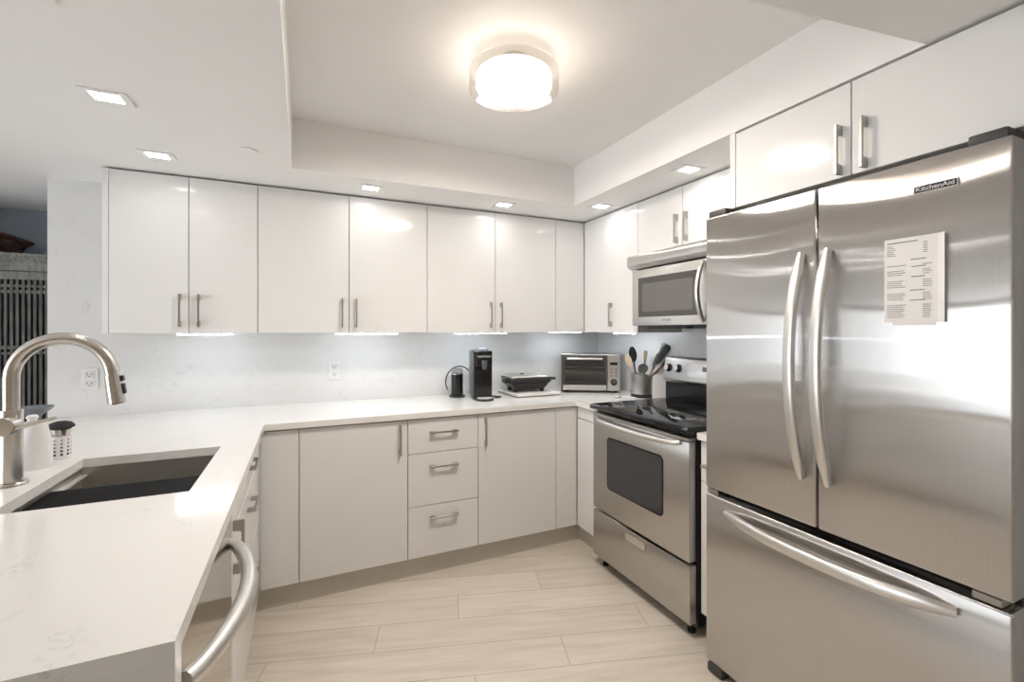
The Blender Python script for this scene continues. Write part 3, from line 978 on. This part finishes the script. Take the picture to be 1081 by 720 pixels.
# ------------------------------------------------------------------ range
XG = 1.545
GY0, GY1 = 1.492, 2.236
rg = thing('range_cooker', 'freestanding stainless range with black glass cooktop', 'range', (1.86, 1.864, 0))
MB().box(1.588, 2.165, GY0, GY1, 0.045, 0.903, 0.002).build('body', M['blackenamel'], rg)
od = MB().box(XG, 1.586, GY0 + 0.010, GY1 - 0.004, 0.336, 0.868, 0.004, 2).build('oven_door', M['steel_side'], rg)
def rrect(a0, a1, b0, b1, r, n=6):
    P = []
    for cx, cy, s in ((a1 - r, b1 - r, 0), (a0 + r, b1 - r, 1), (a0 + r, b0 + r, 2), (a1 - r, b0 + r, 3)):
        for i in range(n + 1):
            a = PI / 2 * (s + i / n)
            P.append((cx + r * math.cos(a), cy + r * math.sin(a)))
    return P
MB().prism(rrect(1.660, 2.098, 0.478, 0.770, 0.028), XG - 0.0015, XG + 0.002, plane='YZ').build('window_trim', M['blackgloss'], od)
MB().prism(rrect(1.668, 2.090, 0.486, 0.762, 0.022), XG - 0.0025, XG - 0.0016, plane='YZ').build('window', M['ovenglass'], od)
pts, rs = [], []
for i in range(25):
    t = i / 24
    e = min(1.0, math.sin(PI * t) ** 0.35)
    pts.append((XG - 0.010 - 0.034 * e, 1.545 + (2.185 - 1.545) * t, 0.862 - 0.012 * e))
    rs.append(0.011 + 0.003 * e)
MB().tube(pts, rs, 14).build('handle', M['handle'], od)
MB().box(XG - 0.001, 1.586, GY0 + 0.012, GY1 - 0.006, 0.870, 0.886, 0.001).build('vent_trim', M['steel_side'], rg)
sd_ = MB().box(XG, 1.586, GY0 + 0.006, GY1 - 0.004, 0.062, 0.322, 0.004, 2).build('storage_drawer', M['steel_side'], rg)
MB().prism(rrect(1.780, 1.945, 0.258, 0.308, 0.024), XG - 0.003, XG + 0.001, plane='YZ').build('pull_rim', M['pull'], sd_)
MB().prism(rrect(1.787, 1.938, 0.264, 0.302, 0.018), XG - 0.004, XG - 0.003, plane='YZ').build('pull_cup', M['handle'], sd_)
ct = MB().prism([(XG - 0.016, 0.906), (XG - 0.022, 0.912), (XG - 0.022, 0.930), (XG - 0.014, 0.9355), (2.10, 0.9355), (2.10, 0.906)], GY0 + 0.001, GY1 - 0.001, plane='XZ', bev=0.0008).build('cooktop', M['blackglass'], rg)
def ring(x, y, r):
    MB().lathe([(r - 0.0022, 0), (r, 0), (r, 0.0004), (r - 0.0022, 0.0004)], 48, mtx=Matrix.Translation((x, y, 0.9358)), cap=False).build('burner_ring', M['burner'], ct)
for x, y, r in ((1.70, 2.05, 0.085), (1.70, 1.68, 0.110), (1.95, 2.05, 0.105), (1.95, 1.68, 0.080)):
    ring(x, y, r)
    ring(x, y, r * 0.62)
# backguard
MB().box(2.095, 2.165, GY0 + 0.004, GY1 - 0.004, 0.936, 1.040, 0.002).build('backguard_base', M['blackgloss'], rg)
pan = MB().prism([(2.090, 1.042), (2.075, 1.060), (2.095, 1.190), (2.112, 1.200), (2.165, 1.200), (2.165, 1.042)], GY0 + 0.002, GY1 - 0.002, plane='XZ', bev=0.003, seg=2).build('control_panel', M['steel_side'], rg)
tilt = math.atan2(0.020, 0.130)
def onpanel(y, z):
    return Matrix.Translation((2.075 + (z - 1.060) * 0.1538, y, z)) @ Matrix.Rotation(tilt, 4, 'Y')
MB().prism(rrect(-0.19, 0.19, -0.045, 0.045, 0.044, 8), -0.004, 0.002, plane='YZ', mtx=onpanel(1.864, 1.128)).build('display_surround', M['pull'], pan)
MB().prism(rrect(-0.183, 0.183, -0.039, 0.039, 0.038, 8), -0.0055, -0.004, plane='YZ', mtx=onpanel(1.864, 1.128)).build('display_panel', M['steel_side'], pan)
MB().prism(rrect(-0.06, 0.06, -0.014, 0.014, 0.003, 3), -0.0065, -0.0055, plane='YZ', mtx=onpanel(1.864, 1.138)).build('clock', M['blackgloss'], pan)
for y in (2.190, 2.110, 1.618, 1.538):
    kb = MB().lathe([(0.026, 0), (0.026, 0.004), (0.021, 0.006), (0.019, 0.024), (0.016, 0.027), (0, 0.027)], 24, mtx=onpanel(y, 1.130) @ Matrix.Rotation(-PI / 2, 4, 'Y')).build('knob', M['black'], pan)
    MB().lathe([(0.0165, 0.0272), (0.0165, 0.0285), (0, 0.029)], 24, mtx=onpanel(y, 1.130) @ Matrix.Rotation(-PI / 2, 4, 'Y')).build('knob_face', M['handle'], kb)
for x in (1.60, 2.12):
    for y in (GY0 + 0.05, GY1 - 0.05):
        MB().lathe([(0.018, 0), (0.018, 0.012), (0.010, 0.016), (0.010, 0.046)], 16, mtx=Matrix.Translation((x, y, 0))).build('foot', M['rubber'], rg)

# ------------------------------------------------------------------ microwave
XM = 1.790
MY0, MY1 = 1.428, 2.184
mw = thing('microwave', 'stainless over-the-range microwave with a dark window', 'microwave', (1.98, 1.806, 1.385))
MB().box(1.835, XW - 0.002, MY0, MY1, 1.386, 1.804, 0.002).build('body', M['black'], mw)
MB().prism([(1.770, 1.735), (1.762, 1.745), (1.762, 1.790), (1.772, 1.803), (1.834, 1.803), (1.834, 1.725), (1.782, 1.725)], MY0, MY1 + 0.012, plane='XZ', bev=0.001).build('vent_hood', M['steel_side'], mw)
md = MB().box(XM, 1.833, MY0 + 0.18, MY1, 1.392, 1.716, 0.003, 2).build('door', M['handle'], mw)
MB().prism(rrect(1.672, 2.128, 1.440, 1.668, 0.006, 3), XM - 0.0012, XM + 0.001, plane='YZ').build('window', M['mwglass'], md)
MB().prism(rrect(1.715, 2.092, 1.470, 1.632, 0.004, 3), XM - 0.0020, XM - 0.0012, plane='YZ').build('screen', M['mwmesh'], md)
MB().box(XM - 0.0018, XM, 1.868, 1.932, 1.414, 1.428, 0.0005).build('badge', M['pull'], md)
pts, rs = [], []
for i in range(19):
    t = i / 18
    e = math.sin(PI * t) ** 0.7
    pts.append((XM - 0.006 - 0.046 * e, 1.640, 1.408 + (1.702 - 1.408) * t))
    rs.append(0.011 + 0.002 * e)
MB().tube(pts, rs, 14).build('handle', M['handle'], md)
cpn = MB().box(XM + 0.002, 1.833, MY0, MY0 + 0.177, 1.392, 1.716, 0.003, 2).build('control_panel', M['blackgloss'], mw)
MB().box(XM + 0.0005, XM + 0.002, MY0 + 0.03, MY0 + 0.15, 1.64, 1.68).build('display', M['ovenglass'], cpn)
MB().box(1.86, 2.15, MY0 + 0.05, MY0 + 0.35, 1.374, 1.3858).box(1.86, 2.15, MY0 + 0.40, MY1 - 0.05, 1.374, 1.3858).build('grease_filter', M['hinge'], mw)

# ------------------------------------------------------------------ coffee machine
cm = thing('coffee_machine', 'tall black capsule coffee machine on the back worktop', 'coffee machine', (1.065, 2.800, ZT), math.radians(-9))
b = MB().box(-0.062, 0.062, -0.035, 0.135, 0.004, 0.318, 0.010, 3)
b.build('body', M['blackgloss'], cm, local=True)
MB().box(-0.050, 0.056, -0.062, -0.0355, 0.215, 0.318, 0.008, 3).build('brew_head', M['blackgloss'], cm, local=True)
MB().lathe([(0.045, 0.3182), (0.043, 0.326), (0.030, 0.336), (0, 0.339)], 28, mtx=Matrix.Translation((0, 0.035, 0))).build('lid', M['slate'], cm, local=True)
MB().tube([(0.003, -0.063, 0.255), (0.003, -0.066, 0.235), (0.003, -0.060, 0.200)], [0.018, 0.017, 0.014], 16).build('spout', M['slate'], cm, local=True)
MB().box(-0.0632, -0.0622, -0.028, 0.060, 0.012, 0.300, 0.0003).build('side_reflection', M['slate'], cm, local=True)  # bluish reflection on the left side, painted as a slate sheet
fb = MB().lathe([(0.060, 0.0), (0.060, 0.010), (0.055, 0.014), (0, 0.014)], 32, mtx=Matrix.Translation((0.004, -0.060, 0))).build('drip_base', M['black'], cm, local=True)
MB().lathe([(0.050, 0.0142), (0.050, 0.017), (0, 0.0172)], 32, mtx=Matrix.Translation((0.004, -0.064, 0))).build('drip_plate', M['alu'], cm, local=True)
MWc = MW[cm.name]
text_mesh('NESPRESSO', 0.018, 'lettering', M['whiteplastic'], cm, MWc @ Matrix.Translation((0.003, -0.0625, 0.280)) @ Matrix.Rotation(PI / 2, 4, 'X'), width=0.088)

# milk frother
mf = thing('milk_frother', 'black milk frother left of the coffee machine, with a steel collar', 'frother', (0.945, 2.955, ZT))
T = Matrix.Translation((0.945, 2.955, ZT))
MB().lathe([(0.052, 0), (0.054, 0.004), (0.052, 0.012), (0.042, 0.014)], 32, mtx=T).build('base', M['black'], mf)
MB().lathe([(0.038, 0.0142), (0.040, 0.018), (0.040, 0.150), (0.038, 0.152)], 32, mtx=T).build('jug', M['blackgloss'], mf)
MB().lathe([(0.0405, 0.1522), (0.0405, 0.158)], 32, mtx=T).build('collar', M['milk'], mf)
MB().lathe([(0.039, 0.1582), (0.039, 0.186), (0.034, 0.190), (0.0, 0.190)], 32, mtx=T).build('lid', M['smoke'], mf)
b = MB().tube([(0.945 + 0.052 * math.cos(a), 2.955 - 0.035 + 0.03 * math.sin(a), ZT + 0.01) for a in (0, 0.1)], 0.003, 8)
pts = []
for i in range(15):
    a = PI * 1.25 - (PI * 1.25 - 0.35) * i / 14
    pts.append((0.985 + 0.098 * math.cos(a), 3.030, ZT + 0.095 + 0.105 * math.sin(a)))
tag(MB().tube(pts[1:], 0.0042, 8).build('power_cord', M['rubber']), 'black power cord looping behind the milk frother', 'cord')
mf2 = [(1.015, 2.985, ZT + 0.005), (1.02, 3.0, ZT + 0.02), (1.008, 3.01, ZT + 0.06), (1.02, 3.02, ZT + 0.11)]
pts = [(1.135, 2.885, ZT + 0.005), (1.175, 2.86, ZT + 0.005), (1.20, 2.80, ZT + 0.005), (1.165, 2.775, ZT + 0.005), (1.145, 2.79, ZT + 0.005)]
tag(MB().tube(pts, 0.004, 8).build('power_cord', M['rubber']), 'black power cord lying between the coffee machine and the white board', 'cord')

# white board and grill
bo = thing('cutting_board', 'large white board lying on the worktop under the black grill', 'board', (1.46, 2.91, ZT))
MB().box(1.290, 1.625, 2.735, 3.075, 0.920, 0.938, 0.002).build('board_top', M['board'], bo)
MB().box(1.293, 1.622, 2.738, 3.072, ZT, 0.9198).build('board_base', M['boardedge'], bo)
gr = thing('contact_grill', 'black contact grill with a silver lid on the white board', 'grill', (1.432, 2.900, 0.938), math.radians(-6))
def frustum(b, w0, d0, w1, d1, z0, z1, mtx=None):
    t = bmesh.new()
    lo = [t.verts.new((x * w0 / 2, y * d0 / 2, z0)) for x, y in ((-1, -1), (1, -1), (1, 1), (-1, 1))]
    hi = [t.verts.new((x * w1 / 2, y * d1 / 2, z1)) for x, y in ((-1, -1), (1, -1), (1, 1), (-1, 1))]
    t.faces.new(list(reversed(lo)))
    t.faces.new(hi)
    for i in range(4):
        t.faces.new((lo[i], lo[(i + 1) % 4], hi[(i + 1) % 4], hi[i]))
    bmesh.ops.bevel(t, geom=list(t.edges), offset=0.005, segments=2, profile=0.5, affect='EDGES')
    b._merge(t, mtx)
    return b
frustum(MB(), 0.215, 0.165, 0.275, 0.215, 0.018, 0.062).build('lower_body', M['black'], gr, local=True)
frustum(MB(), 0.285, 0.222, 0.300, 0.228, 0.064, 0.098).build('upper_body', M['blackgloss'], gr, local=True)
frustum(MB(), 0.272, 0.200, 0.245, 0.175, 0.0985, 0.114).build('lid_plate', M['handle'], gr, local=True)
MB().tube([(-0.140, -0.10, 0.088), (-0.165, -0.135, 0.094), (-0.13, -0.155, 0.098), (0.13, -0.155, 0.098), (0.165, -0.135, 0.094), (0.140, -0.10, 0.088)], 0.010, 10).build('handle', M['black'], gr, local=True)
MB().lathe([(0.012, 0.1142), (0.012, 0.120), (0, 0.121)], 16, mtx=Matrix.Translation((-0.02, 0.02, 0))).build('thermostat_knob', M['black'], gr, local=True)
MB().box(-0.172, -0.151, -0.06, 0.02, 0.060, 0.092, 0.006, 2).box(0.151, 0.172, -0.06, 0.02, 0.060, 0.092, 0.006, 2).build('hinge_arm', M['black'], gr, local=True)
for x in (-0.095, 0.095):
    for y in (-0.07, 0.07):
        MB().lathe([(0.013, 0), (0.016, 0.019)], 14, mtx=Matrix.Translation((x, y, 0))).build('foot', M['rubber'], gr, local=True)

# toaster oven
TW = 0.424
to = thing('toaster_oven', 'stainless countertop toaster oven angled into the corner', 'toaster oven', (1.880, 2.753, ZT), math.radians(-31.4))
W2, TD, Z0, Z1 = TW / 2, 0.225, 0.014, 0.276
DX = 0.118   # door spans -W2 .. DX
b = MB()
b.box(-W2, W2, 0.0, TD, Z1 - 0.010, Z1, 0.003, 2)
b.box(-W2, W2, 0.0, TD, Z0, Z0 + 0.012, 0.002)
b.box(-W2, -W2 + 0.008, 0.0, TD, Z0, Z1 - 0.004)
b.box(W2 - 0.008, W2, 0.0, TD, Z0, Z1 - 0.004)
b.box(-W2 + 0.008, W2 - 0.008, TD - 0.006, TD, Z0 + 0.01, Z1 - 0.006)
b.box(DX, DX + 0.006, 0.0, TD, Z0 + 0.01, Z1 - 0.006)
b.build('body', M['steel_side'], to, local=True)
MB().box(-W2 + 0.010, DX - 0.002, 0.04, TD - 0.008, Z0 + 0.013, Z0 + 0.016).box(-W2 + 0.010, DX - 0.002, TD - 0.011, TD - 0.007, Z0 + 0.016, Z1 - 0.014).build('cavity_lining', M['alu'], to, local=True)
dr = MB()
dr.box(-W2 + 0.014, DX - 0.004, -0.012, -0.001, Z0 + 0.004, Z0 + 0.044, 0.002)
dr.box(-W2 + 0.014, DX - 0.004, -0.012, -0.001, Z1 - 0.052, Z1 - 0.014, 0.002)
dr.box(-W2 + 0.014, -W2 + 0.032, -0.012, -0.001, Z0 + 0.044, Z1 - 0.052)
dr.box(DX - 0.014, DX - 0.004, -0.012, -0.001, Z0 + 0.044, Z1 - 0.052)
door = dr.build('door', M['hinge'], to, local=True)
MB().box(-W2 + 0.016, DX - 0.006, -0.0145, -0.0122, Z0 + 0.006, Z0 + 0.042, 0.0005).build('lower_rail', M['handle'], door, local=True)
MB().box(-W2 + 0.032, DX - 0.014, -0.009, -0.005, Z0 + 0.044, Z1 - 0.052).build('glass', M['toastglass'], door, local=True)
hb = MB().tube([(-W2 + 0.045, -0.040, Z1 - 0.030), (DX - 0.036, -0.040, Z1 - 0.030)], 0.0075, 12)
hb.box(-W2 + 0.045, -W2 + 0.060, -0.040, -0.012, Z1 - 0.036, Z1 - 0.024).box(DX - 0.052, DX - 0.036, -0.040, -0.012, Z1 - 0.036, Z1 - 0.024)
hb.build('handle', M['handle'], door, local=True)
for nm, z in (('wire_rack', 0.150),):
    b = MB()
    for yy in (0.012, 0.205):
        b.tube([(-W2 + 0.012, yy, z), (DX - 0.004, yy, z)], 0.003, 8)
    b.tube([(-W2 + 0.012, 0.012, z + 0.032), (DX - 0.004, 0.012, z + 0.032)], 0.003, 8)
    for k in range(14):
        x = -W2 + 0.025 + k * 0.022
        b.tube([(x, 0.012, z), (x, 0.205, z)], 0.0016, 6)
    b.build(nm, M['chrome'], to, local=True)
MB().box(-W2 + 0.012, DX - 0.003, 0.01, 0.20, 0.062, 0.066).build('tray', M['handle'], to, local=True)
cpn = MB().box(DX + 0.004, W2 - 0.004, -0.008, 0.0, Z0 + 0.004, Z1 - 0.006, 0.002).build('control_panel', M['handle'], to, local=True)
xc = (DX + W2) / 2
MB().box(xc - 0.026, xc + 0.026, -0.0095, -0.0082, 0.200, 0.220).build('display', M['blackgloss'], cpn, local=True)
for r in range(3):
    for c_ in (-1, 1):
        MB().lathe([(0.0075, 0), (0.0075, 0.002), (0, 0.0025)], 14, mtx=Matrix.Translation((xc + c_ * 0.017, -0.0082, 0.172 - r * 0.024)) @ Matrix.Rotation(PI / 2, 4, 'X')).build('button', M['pull'], cpn, local=True)
kb = MB().lathe([(0.024, 0), (0.024, 0.004), (0.019, 0.006), (0.018, 0.018), (0, 0.0185)], 24, mtx=Matrix.Translation((xc, -0.0082, 0.078)) @ Matrix.Rotation(PI / 2, 4, 'X')).build('knob', M['hinge'], cpn, local=True)
MB().lathe([(0.011, 0.0187), (0.011, 0.021), (0, 0.021)], 18, mtx=Matrix.Translation((xc, -0.0082, 0.078)) @ Matrix.Rotation(PI / 2, 4, 'X')).build('knob_face', M['chrome'], kb, local=True)
for x in (-W2 + 0.03, W2 - 0.03):
    for y in (0.02, TD - 0.03):
        MB().lathe([(0.013, 0), (0.015, 0.0138)], 14, mtx=Matrix.Translation((x, y, 0))).build('foot', M['rubber'], to, local=True)

# utensil crock
UX, UY = 2.0934, 2.440
cr = thing('utensil_crock', 'stainless steel utensil crock with a black base beside the toaster oven', 'crock', (UX, UY, ZT))
T = Matrix.Translation((UX, UY, ZT))
MB().lathe([(0.080, 0), (0.082, 0.003), (0.082, 0.022), (0.080, 0.024)], 36, mtx=T).build('base_band', M['black'], cr)
t = bmesh.new()
seg = 40
def crock_ring(r, zf):
    return [t.verts.new((r * math.cos(2 * PI * i / seg), r * math.sin(2 * PI * i / seg), zf(2 * PI * i / seg))) for i in range(seg)]
slope = lambda a: 0.150 - 0.012 * math.cos(a + 0.43)
R_ = [crock_ring(0.0855, lambda a: 0.0242), crock_ring(0.0855, slope), crock_ring(0.0835, slope), crock_ring(0.0835, lambda a: 0.027)]
for a_, b_ in zip(R_[:-1], R_[1:]):
    for i in range(seg):
        t.faces.new((a_[i], a_[(i + 1) % seg], b_[(i + 1) % seg], b_[i]))
t.faces.new(R_[-1])
t.faces.new(list(reversed(R_[0])))
bmesh.ops.recalc_face_normals(t, faces=list(t.faces))
b = MB()
b._merge(t, T)
b.build('cylinder_wall', M['steel_side'], cr)

UGP = 'utensils standing in the steel crock'
RV, FV = Vector((0.909, -0.416, 0)), Vector((0.416, 0.909, 0))   # across / away on the worktop
def upt(a, f, z):
    return tuple(Vector((UX, UY, ZT)) + RV * a + FV * f + Vector((0, 0, z)))
def orient(p0, p1):
    d = (Vector(p1) - Vector(p0)).normalized()
    y = FV
    x = y.cross(d).normalized()
    y = d.cross(x).normalized()
    return Matrix(((x.x, y.x, d.x, p1[0]), (x.y, y.y, d.y, p1[1]), (x.z, y.z, d.z, p1[2]), (0, 0, 0, 1)))
def spoon(name, label, a0, a1, f0, f1, z1, hl, hw, m, neck=0.005, mat2=None):
    """stem from the crock floor to z1, an oval bowl beyond"""
    p0, p1 = upt(a0, f0, 0.032), upt(a1, f1, z1)
    t = thing(name, label, 'utensil', p0, 0, UGP)
    MB().tube([p0, p1], neck, 10).build('stem', M[mat2 or m], t)
    mt = orient(p0, p1)
    b = MB()
    s = bmesh.new()
    bmesh.ops.create_uvsphere(s, u_segments=20, v_segments=14, radius=1.0)
    for v in s.verts:
        v.co = Vector((v.co.x * hw, v.co.y * 0.007 + 0.010 * (1 - v.co.x ** 2) * (1 - v.co.z ** 2), v.co.z * hl + hl * 0.9))
    b._merge(s, mt)
    b.build('bowl', M[m], t)
    return t
def spatula(name, label, a0, a1, f0, f1, z1, hl, hw0, hw1, m, mat2=None, curve=0.0):
    p0, p1 = upt(a0, f0, 0.032), upt(a1, f1, z1)
    t = thing(name, label, 'utensil', p0, 0, UGP)
    MB().tube([p0, p1], 0.005, 10).build('stem', M[mat2 or m], t)
    mt = orient(p0, p1)
    MB().prism([(-hw0, -0.004), (hw0, -0.004), (hw1, hl * 0.85), (hw1 * 0.6, hl), (-hw1 * 0.7, hl), (-hw1, hl * 0.8)], -0.004, 0.004, plane='XZ', bev=0.002, seg=2, mtx=mt).build('blade', M[m], t)
    return t
spoon('wooden_spoon', 'pale wooden spoon leaning left in the crock', -0.035, -0.085, 0.0, 0.01, 0.205, 0.045, 0.022, 'wood_light')
spoon('serving_spoon', 'black serving spoon with an oval bowl, standing in the crock', -0.03, -0.055, 0.02, 0.03, 0.235, 0.055, 0.027, 'black')
spoon('ladle', 'steel ladle with a round bowl at the front of the crock', -0.01, -0.015, -0.04, -0.05, 0.165, 0.034, 0.036, 'handle')
spatula('wooden_spatula', 'tan wooden spatula standing upright in the middle of the crock', 0.005, 0.020, 0.03, 0.03, 0.225, 0.085, 0.007, 0.014, 'wood_mid')
spatula('silicone_turner', 'large slate grey turner leaning right in the crock', -0.025, 0.066, 0.02, -0.090, 0.235, 0.145, 0.012, 0.027, 'slate')
spatula('steel_tongs', 'steel and tan tongs leaning right in front of the grey turner', -0.01, 0.045, -0.03, -0.080, 0.215, 0.095, 0.011, 0.014, 'handle', 'wood_mid')
spoon('wooden_ladle', 'dark brown wooden spoon leaning far right out of the crock', -0.055, 0.086, 0.03, -0.130, 0.215, 0.058, 0.019, 'wood_dark', 0.0065)

# tall white angled block
kb = thing('knife_block', 'tall white angled block between the utensil crock and the range', 'block', (2.134, 2.330, ZT), math.atan2(-0.416, 0.909))
poly = [(-0.044, 0), (0.046, 0), (0.047, 0.118), (0.036, 0.130), (0.036, 0.16), (0.048, 0.28), (0.050, 0.350), (0.040, 0.368), (0.018, 0.366), (-0.002, 0.325), (-0.026, 0.20), (-0.040, 0.13)]
MB().prism(poly, -0.004, 0.026, plane='XZ', bev=0.004, seg=2).build('block_body', M['ceramic'], kb, local=True)

# spoon on the worktop
p = [(1.935, 2.480, ZT + 0.006), (1.99, 2.455, ZT + 0.008), (2.03, 2.37, ZT + 0.008)]
sp_ = thing('rest_spoon', 'steel spoon lying on the worktop in front of the crock', 'spoon', (1.95, 2.44, ZT))
MB().ball((1.90, 2.475, ZT + 0.006), 1.0, (0.034, 0.022, 0.0055), Matrix.Rotation(-0.5, 4, 'Z')).build('bowl', M['handle'], sp_)
MB().tube([(1.925, 2.462, ZT + 0.006), (1.955, 2.43, ZT + 0.010), (1.985, 2.385, ZT + 0.006)], [0.004, 0.004, 0.006], 10, flat=0.6).build('stem', M['handle'], sp_)

# ------------------------------------------------------------------ next room: slatted cabinet and wicker basket
AX0, AX1, AY0, AY1 = -2.55, -1.00, 3.55, 3.98
ar = thing('slatted_armoire', 'tall weathered grey cabinet with slatted doors in the next room', 'cabinet', (-1.78, 3.77, 0))
MB().box(AX0, AX1, AY0 + 0.03, AY1, 0.06, 1.72).build('carcass', M['armoireback'], ar, smooth=False)
MB().prism([(AY0 + 0.02, 1.70), (AY0 - 0.005, 1.705), (AY0 - 0.02, 1.75), (AY0 - 0.05, 1.785), (AY0 - 0.05, 1.80), (AY1, 1.80), (AY1, 1.70)], AX0 - 0.02, AX1 + 0.02, plane='YZ').build('cornice', M['armoire'], ar, smooth=False)
for x0, x1 in ((AX0, (AX0 + AX1) / 2), ((AX0 + AX1) / 2, AX1)):
    b = MB()
    for z0, z1 in ((1.655, 1.70), (1.575, 1.595), (1.61, 1.625), (1.255, 1.275), (1.225, 1.24), (0.08, 0.14)):
        b.box(x0 + 0.004, x1 - 0.004, AY0 + 0.003, AY0 + 0.020, z0, z1)
    b.box(x0 + 0.004, x0 + 0.05, AY0, AY0 + 0.028, 0.08, 1.70).box(x1 - 0.05, x1 - 0.004, AY0, AY0 + 0.028, 0.08, 1.70)
    dd = b.build('door', M['armoire'], ar, smooth=False)
    b = MB()
    n = 27
    for k in range(n):
        x = x0 + 0.05 + (x1 - x0 - 0.10) * (k + 0.5) / n
        b.box(x - 0.0062, x + 0.0062, AY0, AY0 + 0.024, 0.14, 1.655)
    b.build('slats', M['armoireslat'], dd, smooth=False)
for x in (AX0 + 0.05, AX1 - 0.05):
    for y in (AY0 + 0.08, AY1 - 0.05):
        MB().box(x - 0.03, x + 0.03, y - 0.03, y + 0.03, 0, 0.062).build('leg', M['armoire'], ar, smooth=False)

BX, BY, BZ = -1.875, 3.75, 1.8005
bk = thing('wicker_basket', 'low red-brown wicker basket on top of the slatted cabinet', 'basket', (BX, BY, BZ))
b = MB()
for k in range(7):
    z = BZ + 0.008 + k * 0.015
    sx, sy = 0.23 + 0.012 * k, 0.13 + 0.010 * k
    pts = []
    for i in range(41):
        a = 2 * PI * i / 40
        ca, sa = math.cos(a), math.sin(a)
        q = 0.3
        wv = 0.003 * math.sin(20 * a + PI * k)
        pts.append((BX + (sx + wv) * math.copysign(abs(ca) ** q, ca), BY + (sy + wv) * math.copysign(abs(sa) ** q, sa), z))
    b.tube(pts, 0.0085, 8, cap=False)
b.build('weave', M['wicker'], bk)
b = MB()
pts = []
for i in range(41):
    a = 2 * PI * i / 40
    ca, sa = math.cos(a), math.sin(a)
    pts.append((BX + 0.318 * math.copysign(abs(ca) ** 0.3, ca), BY + 0.205 * math.copysign(abs(sa) ** 0.3, sa), BZ + 0.112))
b.tube(pts, 0.011, 8, cap=False)
b.build('rim', M['wicker'], bk)
MB().box(BX - 0.215, BX + 0.215, BY - 0.115, BY + 0.115, BZ, BZ + 0.006).build('bottom', M['wicker'], bk)
